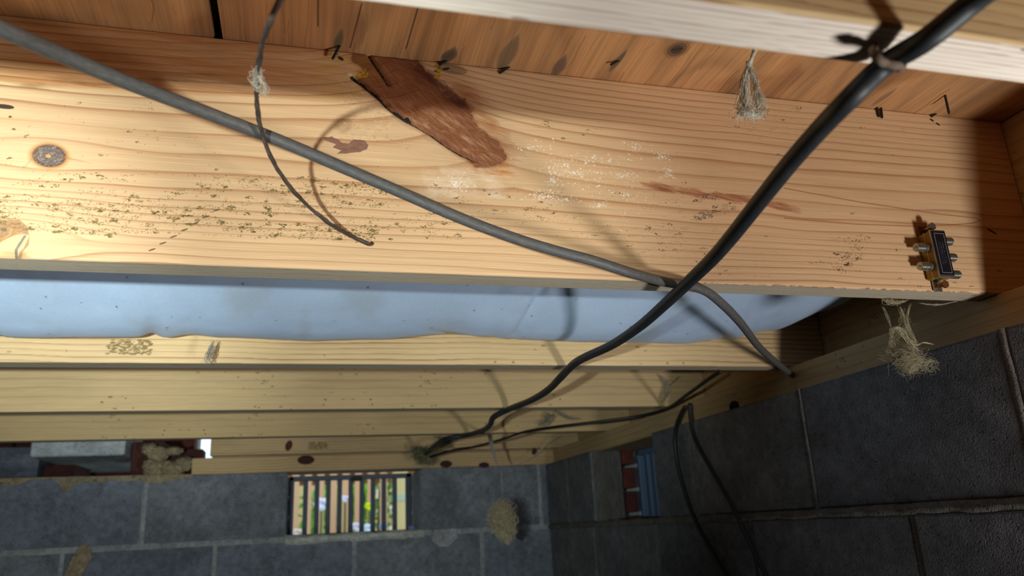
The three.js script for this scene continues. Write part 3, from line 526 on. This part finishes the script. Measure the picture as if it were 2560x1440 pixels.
M.blackCable = std(0xffffff, 0.55, { map: rubber(711, [34, 36, 40], [78, 70, 60], 0.25) });
M.thinBlack = std(0x17171a, 0.55);
const UJ = JB - 0.0065;
{
  const p = [V(-2.2, Y0 + 0.33, -0.50), V(-1.3, Y0 + 0.335, -0.46), V(-0.7, Y0 + 0.315, -0.40), far(-330, -80, 0.38), far(-120, 12, 0.41), far(0, 70, 0.44), far(160, 140, 0.49), far(320, 207, 0.54), far(510, 279, 0.60), far(700, 352, 0.65), far(850, 416, 0.68), far(1000, 480, 0.70), far(1150, 545, 0.715), far(1300, 600, 0.73), far(1400, 630, 0.74), far(1480, 651, 0.75), far(1570, 680, 0.77), onY(1660, 704, UJ - 0.002), onY(1735, 717, UJ - 0.002), onY(1768, 730, UJ - 0.004), onY(1812, 766, UJ - 0.012), onY(1850, 806, UJ - 0.016), onY(1898, 868, UJ - 0.014), ];
  { const e = onX(1980, 937, XR + 0.032), q = onY(1898, 868, UJ - 0.014); p.push(q.clone().lerp(e, 0.5).add(V(0, -0.002, 0)), e); }
  tag(mesh('coaxial_cable', tube(p, 0.0052, 420, 14), M.greyCable), 'dusty grey cable slung in front of the speckled joist', 'cable');
}
{
  const tie = onY(2208, 163, UJ);
  const p = [V(0.40, JB - 0.02, 0.62), V(0.36, JB - 0.05, 0.30), V(0.34, JB - 0.045, 0.05), far(2900, -330, 0.31), far(2640, -150, 0.35), far(2430, 6, 0.395), onY(2318, 97, UJ - 0.007), onY(2208, 165, UJ - 0.003), far(2130, 240, 0.44), far(2060, 312, 0.475), far(1980, 402, 0.52), far(1900, 502, 0.575), far(1800, 626, 0.66), onY(1720, 706, UJ - 0.015), onY(1665, 758, UJ - 0.011), onY(1600, 815, UJ - 0.008), onY(1530, 862, UJ - 0.004), onY(1440, 906, UJ), onY(1405, 940, UJ - 0.006), onY(1370, 975, UJ - 0.006), onY(1325, 1002, UJ - 0.002), onY(1270, 1024, UJ), onY(1238, 1040, UJ - 0.008), onY(1225, 1062, UJ - 0.012), onY(1206, 1076, UJ - 0.006), onY(1165, 1088, UJ), onY(1120, 1096, UJ - 0.004), onY(1090, 1112, UJ - 0.008), onY(1065, 1134, UJ - 0.012)];
  const g = tube(p, 0.0064, 400, 14);
  tag(mesh('black_cable', g, M.blackCable), 'thick black cable running down under the joists to the vent wall', 'cable');
  const st = thing('cable_staple', 'dusty staple clump holding the black cable to the pale joist underside', 'staple', V(0, 0, 0));
  const a = onY(2186, 118, JB), b = onY(2250, 172, JB), m = onY(2214, 158, UJ - 0.011);
  const arc = [a, onY(2184, 132, UJ - 0.006), onY(2196, 146, UJ - 0.0115), m, onY(2236, 162, UJ - 0.0115), onY(2252, 163, UJ - 0.006), b];
  mesh('strap', tube(arc, 0.0022, 60, 8, 0.0022, 5), std(0x6a5648, 0.9), st);
}
const thin = (name, label, pts, r, mat = M.thinBlack, rough = 0) => tag(mesh(name, tube(pts, r, 120, 8, rough, 9), mat), label, 'cable');
thin('black_cable', 'thin black cable running along the side plate towards the vent', [onY(1800, 930, UJ + 0.002), onY(1780, 942, UJ - 0.002), onY(1720, 985, UJ - 0.008), onY(1655, 1026, UJ - 0.004), onY(1600, 1040, UJ - 0.006), onY(1500, 1054, UJ - 0.012), onY(1400, 1066, UJ - 0.014), onY(1320, 1078, UJ - 0.012), onY(1250, 1100, UJ - 0.006), onY(1180, 1118, UJ - 0.004), onY(1130, 1126, UJ - 0.02), onY(1076, 1142, UJ - 0.032)], 0.0036);
thin('black_cable', 'thin black cable hanging down the dark wall, bowed out beside the corner vent', [onX(1712, 1018, XR - 0.012), onX(1704, 1032, XR - 0.013), onX(1692, 1062, XR - 0.012), onX(1687, 1100, XR - 0.011), onX(1692, 1150, XR - 0.010), onX(1712, 1230, XR - 0.009), onX(1740, 1305, XR - 0.009), onX(1778, 1375, XR - 0.009), onX(1816, 1440, XR - 0.009), onX(1900, 1570, XR - 0.009)], 0.0045);
thin('black_cable', 'thin black cable hanging down the dark wall, straight and nearer the block joint', [onX(1724, 1012, XR - 0.007), onX(1726, 1040, XR - 0.008), onX(1735, 1090, XR - 0.010), onX(1785, 1185, XR - 0.009), onX(1832, 1268, XR - 0.009), onX(1880, 1370, XR - 0.009), onX(1916, 1440, XR - 0.009), onX(1985, 1570, XR - 0.009)], 0.0045);
M.rust = std(0xffffff, 0.9, { map: rubber(721, [66, 50, 42], [112, 96, 84], 0.5) });
thin('rusty_wire', 'thin rusty wire curling down to the face of the speckled joist', [V(onY(860, -260, JB).x, JB + 0.05, -0.3265), V(onY(840, -230, JB).x, JB + 0.008, -0.330), far(740, -70, 0.40), far(700, 0, 0.415), far(676, 52, 0.43), far(655, 115, 0.50), far(643, 185, 0.55), far(642, 250, 0.585), far(650, 312, 0.615), far(668, 372, 0.64), far(700, 432, 0.665), far(745, 490, 0.69), far(800, 540, 0.715), far(860, 581, 0.745), onZ(905, 603, -Z1 + 0.010), onZ(924, 611, -Z1 + 0.006), onZ(930, 608, -Z1 + 0.001)], 0.0016, M.rust, 0.0017);

// ------------------------------------------------------------------ cable splitter on the joist face
{
  const brass = std(0x8f6f22, 0.42, { metalness: 0.55 }), nickel = std(0xa9a79c, 0.32, { metalness: 0.9 }), copper = std(0x7a4a2a, 0.5, { metalness: 0.5 });
  const c = onZ(2358, 632, -Z1 + 0.024), at = V(c.x, c.y, -Z1);
  const s = thing('cable_splitter', 'small brass cable splitter with a black label screwed to the joist', 'splitter', at);
  mesh('body', rbox(0.021, 0.058, 0.020, 0.0015, V(0, 0, 0.012)), brass, s);
  mesh('seam_rib', mergeGeometries([rbox(0.0215, 0.059, 0.0016, 0.0005, V(0, 0, 0.0115)), rbox(0.022, 0.06, 0.0022, 0.0006, V(0, 0, 0.0215))].map(flat)), nickel, s);
  const lc = canvas(160, 448), x = lc.getContext('2d'), rr = rng(3);
  x.fillStyle = '#0b0b10'; x.fillRect(0, 0, 160, 448); x.strokeStyle = '#8d8a94'; x.lineWidth = 5; x.strokeRect(22, 20, 116, 408);
  x.fillStyle = '#9c99a4'; for (const cx of [52, 74, 98]) for (let y = 110; y < 340;) { const h = 4 + rr() * 10; x.globalAlpha = 0.25 + rr() * 0.4; x.fillRect(cx, y, 7, h); y += h + 3 + rr() * 8; }   // small type, too worn to read
  x.globalAlpha = 1;
  const lab = mesh('label_plate', rbox(0.0195, 0.0555, 0.0012, 0.0004, V(0, 0, 0.0231), 1), std(0x14141a, 0.45), s);
  lab.userData.label = 'black label plate with a thin white border';
  mesh('print', new THREE.PlaneGeometry(0.019, 0.055).translate(0, 0, 0.02385), std(0xffffff, 0.5, { map: tex(lc) }), lab);
  const port = (px, py, dir) => {
    const g = [new THREE.CylinderGeometry(0.0048, 0.0048, 0.017, 14).translate(0, 0.0085, 0), new THREE.CylinderGeometry(0.0060, 0.0060, 0.004, 6).translate(0, 0.003, 0), new THREE.CylinderGeometry(0.0012, 0.0012, 0.019, 6).translate(0, 0.0095, 0)];
    for (let k = 0; k < 5; k++) g.push(new THREE.TorusGeometry(0.0049, 0.0005, 5, 14).rotateX(Math.PI / 2).translate(0, 0.007 + k * 0.0021, 0));
    const m = mesh('port', mergeGeometries(g.map(flat)), nickel, s); m.position.set(px, py, 0.0125); m.rotation.z = dir; return m;
  };
  port(-0.0105, 0.010, Math.PI / 2); port(-0.0105, -0.014, Math.PI / 2);
  port(0.0105, 0.020, -Math.PI / 2); port(0.0105, -0.001, -Math.PI / 2); port(0.0105, -0.023, -Math.PI / 2);
  for (const k of [1, -1]) {
    mesh('mounting_tab', rbox(0.012, 0.014, 0.0022, 0.0008, V(k * -0.002, k * 0.035, 0.0025)), k > 0 ? copper : nickel, s);
    const sc = mesh('screw', mergeGeometries([new THREE.CylinderGeometry(0.0052, 0.0045, 0.0032, 6).rotateX(Math.PI / 2).translate(0, 0, 0.016), new THREE.CylinderGeometry(0.0024, 0.0024, 0.017, 10).rotateX(Math.PI / 2).translate(0, 0, 0.0085)].map(flat)), k > 0 ? nickel : copper, s);
    sc.position.set(0, k * 0.037, 0);
  }
}

// ------------------------------------------------------------------ cobwebs: bundles of dusty threads
const webMat = (hex) => new THREE.MeshStandardMaterial({ color: hex, roughness: 1, side: THREE.DoubleSide });
M.web = webMat(0xe4dac6); M.webDim = webMat(0xa89f90); M.webShaded = webMat(0xb3a684);  // darker tone for the large cobweb stands in for the shade it hangs in
function fibre(pts, r, out) {
  const c = new THREE.CatmullRomCurve3(pts), n = Math.max(6, pts.length * 3);
  out.push(new THREE.TubeGeometry(c, n, r, 3, false).toNonIndexed());
}
// spine: points; spread(t): radius of the bundle at t; n threads
function cobweb(label, spines, mat, seed, group) {
  const rr = rng(seed), out = [];
  for (const { pts, spread, n, r = 0.0002, fray = 0 } of spines) {
    const c = new THREE.CatmullRomCurve3(pts);
    for (let k = 0; k < n; k++) {
      const t0 = fray ? rr() * 0.5 : rr() * 0.12, t1 = fray ? t0 + 0.2 + rr() * (0.8 - t0) : 1 - rr() * 0.12, a0 = rr() * 6.283, tw = (rr() - 0.5) * 5, q = Math.sqrt(rr()), p = [];
      for (let i = 0; i <= 6; i++) { const t = mix(t0, t1, i / 6), b = c.getPoint(clamp(t)), s = spread(t) * q * (0.35 + 1.3 * rr()), a = a0 + tw * t + (rr() - 0.5) * 1.6; p.push(V(b.x + Math.cos(a) * s, b.y + (rr() - 0.5) * s * 0.6, b.z + Math.sin(a) * s)); }
      fibre(p, r * (0.6 + rr() * 0.9), out);
    }
  }
  return tag(mesh('cobweb', mergeGeometries(out), mat), label, 'cobweb', group);
}
const zc = (px, py) => onZ(px, py, -0.50);
cobweb('pale dusty cobweb tuft hanging over the plywood and the joist top', [
  { pts: [onY(1885, 128, JB - 0.001), zc(1878, 150), zc(1862, 200), zc(1862, 260), zc(1868, 300)], spread: (t) => 0.0012 + 0.0065 * smooth(0.15, 1, t), n: 90 },
  { pts: [zc(1868, 152), zc(1885, 200), zc(1895, 250), zc(1900, 296)], spread: (t) => 0.0015 + 0.0045 * t, n: 70 },
  { pts: [zc(1852, 262), zc(1870, 285), zc(1898, 290)], spread: () => 0.0055, n: 60, fray: 1 }], M.web, 11);
{
  const e = (px, py) => onZ(px, py, -0.765);
  cobweb('large dusty cobweb hanging below the joist end at the dark wall', [
    { pts: [onY(2210, 746, JB), e(2235, 757), e(2262, 752)], spread: () => 0.006, n: 70, fray: 1 },
    { pts: [e(2250, 765), e(2262, 800), e(2272, 830), e(2285, 850)], spread: () => 0.003, n: 18, r: 0.00015 },
    { pts: [e(2275, 758), e(2268, 800), e(2284, 845), e(2292, 862)], spread: () => 0.0014, n: 14 },
    { pts: [e(2208, 765), e(2222, 800), e(2230, 826)], spread: () => 0.0012, n: 9 },
    { pts: [e(2229, 872), e(2226, 845), e(2230, 822), e(2245, 822), e(2262, 840), e(2280, 865), e(2295, 880)], spread: () => 0.0034, n: 46, r: 0.0002 },
    { pts: [e(2278, 848), e(2290, 862), e(2306, 856), e(2334, 861)], spread: (t) => 0.004 * (1 - t) + 0.0004, n: 40 },
    { pts: [e(2258, 880), e(2272, 905), e(2276, 935)], spread: (t) => 0.013 * Math.sin(Math.PI * clamp(0.25 + 0.7 * t)), n: 420, fray: 1, r: 0.00011 },
    { pts: [e(2290, 890), e(2310, 905), e(2322, 940)], spread: () => 0.012, n: 40, fray: 1, r: 0.00012 },
    { pts: [e(2250, 765), e(2262, 800), e(2245, 850), e(2290, 880)], spread: () => 0.008, n: 22, fray: 1, r: 0.00008 }, { pts: [e(2225, 870), e(2270, 900), e(2270, 950)], spread: () => 0.018, n: 70, fray: 1, r: 0.00009 }], M.webShaded, 12);
  cobweb('thin grey cobweb in the dark corner at the rim', [{ pts: [e(2470, 745), e(2480, 790), e(2486, 840)], spread: (t) => 0.012 * (1 - 0.6 * t), n: 60, fray: 1 }, { pts: [e(2300, 757), e(2340, 762), e(2400, 752)], spread: () => 0.0025, n: 18, fray: 1 }], M.webDim, 13);
}
cobweb('wispy white cobweb caught on the rusty wire', [{ pts: [far(650, 165, 0.535), far(640, 205, 0.555), far(652, 240, 0.575)], spread: () => 0.0042, n: 34, fray: 1, r: 0.0001 }, { pts: [far(652, 196, 0.545), far(664, 220, 0.556), far(662, 242, 0.57)], spread: () => 0.0018, n: 12, r: 0.0001 }], M.web, 14);
{
  const zj = -Z1 - SP + 0.035, e = (px, py) => onZ(px, py, zj);
  cobweb('short grey cobweb strand in front of the close-grained joist', [{ pts: [e(536, 846), e(524, 880), e(512, 912)], spread: (t) => 0.0022 + 0.003 * t, n: 60, fray: 1 }], M.webDim, 15);
  cobweb('hair-thin cobweb thread near the shaded end of the close-grained joist', [{ pts: [e(2066, 838), e(2072, 870), e(2076, 935)], spread: () => 0.0012, n: 14 }], M.web, 16);
}
{
  const e = (px, py) => onZ(px, py, -2.05);
  cobweb('tan clotted cobweb tuft dangling in front of the vent wall', [{ pts: [e(1252, 1168), e(1256, 1215), e(1256, 1246)], spread: () => 0.001, n: 6 }, { pts: [e(1256, 1246), e(1252, 1280), e(1262, 1330), e(1270, 1362)], spread: (t) => 0.030 * Math.pow(Math.sin(Math.PI * clamp(0.14 + 0.84 * t)), 0.8), n: 340, fray: 1, r: 0.0004 }], webMat(0xd6c8a6), 17);
  cobweb('pale cobweb strand dropping from the black cable below the third joist', [{ pts: [onY(1224, 1082, UJ - 0.02), e(1228, 1105), e(1236, 1140), e(1247, 1168)], spread: (t) => 0.005 * (1 - t) + 0.0015, n: 90, fray: 1, r: 0.00035 }], M.webDim, 18);
  const f = (px, py) => onZ(px, py, -2.44);
  cobweb('greenish cobweb clump at the end of the black cable beside the vent', [{ pts: [f(1045, 1118), f(1062, 1140), f(1070, 1165)], spread: () => 0.028, n: 150, fray: 1, r: 0.0007 }, { pts: [f(1100, 1092), f(1115, 1108), f(1090, 1135)], spread: () => 0.02, n: 70, fray: 1, r: 0.0006 }], webMat(0x8f8c6a), 19);
  cobweb('dark cobweb strands between the cable and the third joist', [{ pts: [e(1375, 1022), e(1370, 1050), e(1345, 1072)], spread: () => 0.02, n: 40, fray: 1, r: 0.0004 }, { pts: [e(1390, 1025), e(1420, 1045), e(1460, 1048)], spread: () => 0.01, n: 24, fray: 1, r: 0.0004 }], M.webDim, 20);
  const h = (px, py) => onZ(px, py, -1.60);
  cobweb('branching cobweb threads under the joist beside the dark wall', [{ pts: [h(1650, 935), h(1668, 965), h(1660, 1010)], spread: () => 0.006, n: 26, fray: 1, r: 0.0004 }, { pts: [h(1700, 940), h(1672, 965)], spread: () => 0.002, n: 8, r: 0.0004 }], M.webDim, 21);
  cobweb('slack pale thread sagging across the end of the vent wall plate', [{ pts: [onZ(1290, 1162, -2.5), onZ(1335, 1140, -2.48), onZ(1375, 1105, -2.44), onZ(1400, 1090, -2.4)], spread: () => 0.001, n: 5, r: 0.0008 }], M.web, 22);
}

// ------------------------------------------------------------------ nails poking through the subfloor
{
  const iron = std(0x2a221d, 0.75, { metalness: 0.4 }), ng = mergeGeometries([new THREE.CylinderGeometry(0.0015, 0.0015, 1, 8).translate(0, -0.5, 0).toNonIndexed(), new THREE.ConeGeometry(0.0015, 0.12, 8).rotateX(Math.PI).translate(0, -1.06, 0).toNonIndexed()]);
  const nail = (px, py, len, rx, rz, label) => { const p = onY(px, py, JT + 0.001); p.z = Math.max(p.z, -Z1 + 0.0025); const n = mesh('nail', ng, iron); n.position.copy(p); n.scale.set(0.95, len, 0.95); n.rotation.set(rx, 0, rz); tag(n, label, 'nail', 'nails through the subfloor'); };
  nail(1274, 166, 0.014, 0.2, -0.9, 'dark nail point beside the largest grey stain on the plywood');
  nail(850, 112, 0.018, 0.1, -0.4, 'dark nail point beside the yellow fleck left of the bark pocket');
  nail(1116, 155, 0.010, 0.1, -0.9, 'short nail point at the small stain right of the bark pocket');
  nail(1548, 150, 0.012, 0.2, -1.0, 'nail point in the plywood by its round knot');
  nail(2190, 268, 0.014, 0.05, 0.05, 'left one of a nail pair at the joist top beyond the black cable');
  nail(2202, 268, 0.015, 0.05, -0.05, 'right one of a nail pair at the joist top beyond the black cable');
  nail(2362, 236, 0.026, 0.02, 0.0, 'longest nail, hanging straight down near the dark corner');
  nail(2330, 290, 0.010, 0.1, -1.0, 'bent nail tip lying on the joist top near the dark corner');
}

// ------------------------------------------------------------------ foundation vents
function makeVent(name, label, mat, w, h, slots, backing) {
  const v = thing(name, label, 'vent'), b = w / (slots * 2 + 2) , fr = 0.016;
  mesh('frame', mergeGeometries([rbox(w, fr, 0.02, 0.003, V(0, h - fr / 2, 0)), rbox(w, fr * 0.8, 0.02, 0.003, V(0, fr * 0.4, 0)), rbox(0.015, h, 0.02, 0.003, V(-w / 2 + 0.0075, h / 2, 0)), rbox(0.02, h, 0.02, 0.003, V(w / 2 - 0.01, h / 2, 0))].map(flat)), mat, v);
  const g = rbox(0.0155, h - fr, 0.012, 0.002, V(0, h / 2, 0)), in0 = -w / 2 + 0.015, in1 = w / 2 - 0.02;
  for (let k = 1; k < slots; k++) mesh('bar', g, mat, v).position.x = mix(in0, in1, k / slots);
  mesh('latch', rbox(0.035, 0.016, 0.012, 0.003, V(0.015, h - 0.014, 0.012)), std(0x17181c, 0.6), v);
  if (backing) mesh('damper', box(-w / 2, w / 2, 0.002, h - 0.002, -0.016, -0.013), backing, v);
  return v;
}
M.vent = std(0x56606e, 0.6, { metalness: 0.1 });
{
  const v = makeVent('foundation_vent', 'slotted grey foundation vent showing the garden outside', M.vent, B - 0.004, C - 0.006, 10); v.position.set(XB + B / 2, WT - C + 0.003, -ZW - 0.17);
  const u = makeVent('foundation_vent', 'bluish foundation vent seen edge-on in the dark side wall', std(0x5f7898, 0.5), RZ1 - RZ0 - 0.004, C - 0.006, 9, std(0x587095, 0.6)); u.position.set(XR + 0.148, WT - C + 0.003, (RZ0 + RZ1) / 2); u.rotation.y = -Math.PI / 2;
  const p = onZ(1030, 1322, -ZW - 0.06); tag(mesh('pebble', new THREE.IcosahedronGeometry(0.012, 1).scale(1.1, 0.75, 1).translate(p.x, WT - C + 0.018, p.z), std(0x8fa3d6, 0.6)), 'small pale blue pebble lying on the vent sill', 'pebble');
}

// ------------------------------------------------------------------ rubble above the left end of the vent wall
{
  const z = -ZW - 0.012, a = onZ(72, 1143, z), b = onZ(310, 1143, z), y0 = a.y;
  const slab = tag(mesh('cap_block', rbox(b.x - a.x, 0.075, 0.60, 0.008, V((a.x + b.x) / 2, y0 + 0.0375, z - 0.30), 3), concrete(431, [186, 190, 194], 512, 256)), 'pale grey cap block laid over the top of the vent wall', 'block');
  const br = (x, y, zz, ry, label, l = 0.197, h = y0 - WT) => { const o = mesh('brick', brickGeo, M.looseBrick); o.position.set(x, y, zz); o.rotation.y = ry; o.scale.set(l / 0.197, h / 0.057, 1); if (h > 0.1) o.position.x -= 0.008; tag(o, label, 'brick', 'loose bricks on the wall'); };
  const hy = WT + (y0 - WT) / 2;
  br(a.x + 0.06, hy, z - 0.36, 1.57, 'red brick propping the left end of the grey cap block');
  br(b.x + 0.104, WT + 0.056, z - 0.16, 1.5708, 'dark red brick standing between the cap block and the mortar lump', 0.17, 0.112);
  // knobbly mortar droppings
  const lump = new THREE.IcosahedronGeometry(1, 4), p = lump.attributes.position;
  for (let i = 0; i < p.count; i++) { const v = V(p.getX(i), p.getY(i), p.getZ(i)), k = 0.72 + 0.4 * fbm(v.x * 2.6 + 4, v.y * 2.6 + v.z * 2.1, 801) + 0.22 * noise(v.x * 6 + 9, v.y * 6 + v.z * 5, 803); v.multiplyScalar(k); p.setXYZ(i, v.x, v.y, v.z); }
  lump.computeVertexNormals();
  const m = thing('mortar_lump', 'knobbly heap of tan mortar droppings on the wall top', 'mortar');
  for (const [px, py, sx, sy] of [[385, 1172, 0.036, 0.030], [430, 1176, 0.040, 0.028], [460, 1160, 0.020, 0.022], [395, 1136, 0.030, 0.022], [432, 1128, 0.030, 0.013], [375, 1124, 0.022, 0.02]]) { const o = mesh('lump', lump, M.mortarTan, m); o.position.copy(onZ(px, py, z - 0.03)); o.scale.set(sx, sy, 0.03); o.rotation.set(px, py, 0.3); o.rotation.set(0, px % 3, (px % 5) * 0.2 - 0.4); }
  br(onZ(446, 1142, z).x, onZ(430, 1140, z).y, z - 0.12, 0.0, 'red brick sunk in the heap of mortar droppings', 0.11);
  tag(mesh('broken_block', rbox(0.4, 0.12, 0.19, 0.006, V(a.x - 0.24, WT + 0.061, -2.9)), M.block[1]), 'dark grey block lying left of the cap block', 'block');
}

// ------------------------------------------------------------------ garden beyond the vent
{
  struct('ground', 'grass and soil outside the house', new THREE.PlaneGeometry(16, 12).rotateX(-Math.PI / 2).translate(0, 0.42, -9.2), std(0x7d8a5a, 1));
  const timber = std(0xe6b48c, 0.85), tan = std(0xdcc58c, 0.85);
  const rail = thing('deck_railing', 'row of tan timber balusters seen through the open vent', 'railing');
  const z = -6.0, x0 = onZ(715, 1250, z).x, x1 = onZ(1060, 1250, z).x, bg = box(-0.025, 0.025, 0.42, 1.5, z - 0.02, z + 0.02);
  const y1 = onZ(850, 1210, z).y; mesh('rail', box(x0 - 1, x1 + 1, y1, y1 + 0.14, z - 0.06, z - 0.02), std(0x8a6238, 0.9), rail);
  for (let k = 0; k < 8; k++) mesh('baluster', bg, timber, rail).position.x = onZ(738 + 31.5 * k, 1250, z).x;
  const post = tag(mesh('deck_post', rbox(0.10, 1.4, 0.10, 0.006, V(onZ(1000, 1250, z + 0.3).x, 0.42 + 0.7, z + 0.3)), tan), 'pale square deck post seen through the open vent', 'post');
  mesh('band', rbox(0.106, 0.05, 0.106, 0.004, V(onZ(1000, 1250, z + 0.3).x, onZ(1000, 1245, z + 0.3).y, z + 0.3)), std(0xb8c4ac, 0.8), post);
  const leafG = new THREE.BufferGeometry(); leafG.setAttribute('position', new THREE.Float32BufferAttribute([0, 0, 0, -0.3, 0.5, 0.06, 0, 1, 0, 0.3, 0.5, 0.06, 0, 0.5, -0.03], 3)); leafG.setIndex([0, 4, 1, 1, 4, 2, 0, 3, 4, 4, 3, 2]); leafG.computeVertexNormals();
  const shrub = (px, py, zz, r, hex, seed, label) => {
    const rr = rng(seed), o = thing('garden_shrub', label, 'shrub', null, 'shrubs in the garden'), c = onZ(px, py, zz), gs = [], m4 = new THREE.Matrix4(), q = new THREE.Quaternion();
    for (let i = 0; i < 420; i++) { const d = V(rr() - 0.5, rr() - 0.5, rr() - 0.5).normalize().multiplyScalar(r * Math.cbrt(rr())); q.setFromEuler(new THREE.Euler(rr() * 6, rr() * 6, rr() * 6)); const s = 0.05 + rr() * 0.05; gs.push(leafG.clone().applyMatrix4(m4.compose(c.clone().add(d.multiply(V(0.8, 1.2, 0.8))), q, V(s, s, s)))); }
    const f = mesh('foliage', mergeGeometries(gs), new THREE.MeshPhysicalMaterial({ color: hex, roughness: 0.8, side: THREE.DoubleSide, transmission: 0.3, thickness: 0 }), o); f.userData.kind = 'stuff';
    mesh('stem', new THREE.CylinderGeometry(0.02, 0.03, Math.max(0.1, c.y - 0.42), 8).translate(c.x, 0.42 + (c.y - 0.42) / 2, c.z), std(0x5a4630, 1), o);
  };
  {
    const fence = thing('garden_fence', 'tan board fence at the end of the garden', 'fence'), fg = box(-0.068, 0.068, 0.42, 1.9, -9.02, -9.0);
    for (let k = 0; k < 16; k++) mesh('board', fg, k % 3 ? tan : timber, fence).position.x = onZ(690, 1250, -9).x + k * 0.145;
    for (const y of [0.7, 1.6]) mesh('rail', box(onZ(690, 1250, -9).x - 0.1, onZ(690, 1250, -9).x + 2.3, y, y + 0.08, -9.06, -9.02), timber, fence);
  }
  shrub(808, 1300, -7.4, 0.26, 0x77b23a, 5, 'mid green shrub left of the yellow flower'); shrub(842, 1295, -6.75, 0.24, 0x8cc63e, 6, 'bright yellow-green shrub behind the balusters'); shrub(895, 1265, -6.4, 0.13, 0x9ad64a, 7, 'small lime shrub beside the yellow flower'); shrub(950, 1225, -7.9, 0.34, 0x6f9a3c, 8, 'tall green shrub left of the deck post'); shrub(865, 1300, -8.5, 0.24, 0x8aa85a, 9, 'grey-green shrub behind the yellow flower');
  const flower = (px, py, zz, r, hex, label) => { const o = thing('garden_flower', label, 'flower', onZ(px, py, zz), 'flowers in the garden'), g = new THREE.SphereGeometry(r * 0.42, 8, 6); for (let k = 0; k < 9; k++) { const p = mesh('petal', g, std(hex, 0.8), o), a = k * 2.4; p.position.set(Math.cos(a) * r * 0.6, Math.sin(a) * r * 0.6 * (0.4 + (k % 3) * 0.3), Math.sin(k) * r * 0.3); p.scale.z = 0.6; } mesh('stalk', new THREE.CylinderGeometry(0.008, 0.01, Math.max(0.05, o.position.y - 0.42), 6).translate(0, -(o.position.y - 0.42) / 2, 0), std(0x4f6b30, 1), o); };
  flower(923, 1265, -5.7, 0.032, 0xe8f000, 'bright yellow flower seen through the vent'); flower(804, 1258, -5.7, 0.055, 0xeceaff, 'large white flower seen through the left slots of the vent'); flower(863, 1246, -5.8, 0.028, 0xf0eaff, 'small white flower above the grey-green shrub'); flower(893, 1316, -5.7, 0.038, 0xe9e2f6, 'white flower low behind the vent, under the lime shrub'); flower(923, 1320, -5.45, 0.04, 0xdfe9fb, 'pale bluish flower low behind the vent, under the yellow flower'); flower(958, 1316, -5.7, 0.03, 0x8f9be0, 'lavender flower low behind the vent by the deck post');
  flower(743, 1330, -5.6, 0.03, 0xf0d9d4, 'pinkish flower low behind the first slot of the vent');
}

// ------------------------------------------------------------------ the two lamps behind the camera and what they stand on
function lampHead(name, label, at, dir, r, len, mat, glow) {
  const o = thing(name, label, 'lamp', at); o.quaternion.setFromUnitVectors(Zp, dir.clone().normalize());
  const prof = [[0.0, -len], [r * 0.62, -len], [r * 0.66, -len * 0.96], [r * 0.66, -len * 0.32], [r, -len * 0.12], [r, -0.012], [r * 0.9, -0.010], [r * 0.86, -0.02], [0, -0.03]].map(([a, b]) => new THREE.Vector2(a, b));
  mesh('body', new THREE.LatheGeometry(prof, 28).rotateX(Math.PI / 2), mat, o);
  const l = mesh('lamp_lens', new THREE.CylinderGeometry(r * 0.84, r * 0.84, 0.003, 28).rotateX(Math.PI / 2).translate(0, 0, -0.0135), std(0xffffff, 0.3, { emissive: glow, emissiveIntensity: 2 }), o);
  mesh('switch', rbox(r * 0.4, r * 0.25, len * 0.12, 0.002, V(0, r * 0.66, -len * 0.5)), std(0x222222, 0.7), o);
}
lampHead('flashlight', 'black flashlight lying on the block pier', L1.clone().add(V(-0.010, -0.016, 0.022)), V(0.10, 0.26, -1), 0.024, 0.14, std(0x1c1d20, 0.4, { metalness: 0.6 }), coolWhite);
lampHead('work_light', 'stubby work light propped up beside the dark wall', L2.clone().add(V(0.008, -0.02, 0.014)), V(-0.335, 0.70, -0.60), 0.03, 0.09, std(0x1f2226, 0.5), neutral);
{
  const pier = thing('block_pier', 'low pier of stacked concrete blocks behind the camera', 'pier');
  const top = L1.y - 0.085, hh = top / 2;
  for (let k = 0; k < 2; k++) { const o = mesh('concrete_block', rbox(0.396, hh - 0.008, 0.19, 0.005, V(-0.36, hh * (k + 0.5), 0.49)), M.block[k], pier); }
  const b = tag(mesh('bucket', new THREE.LatheGeometry([[0, 0], [0.07, 0], [0.088, L2.y - 0.118], [0.092, L2.y - 0.118], [0.092, L2.y - 0.108], [0, L2.y - 0.108]].map(([a, c]) => new THREE.Vector2(a, c)), 32).translate(L2.x + 0.0 - 0.045, 0, L2.z + 0.08), std(0x6f6a60, 0.6)), 'upturned grey bucket carrying the work light', 'bucket');
}
renderer.render(scene, camera);
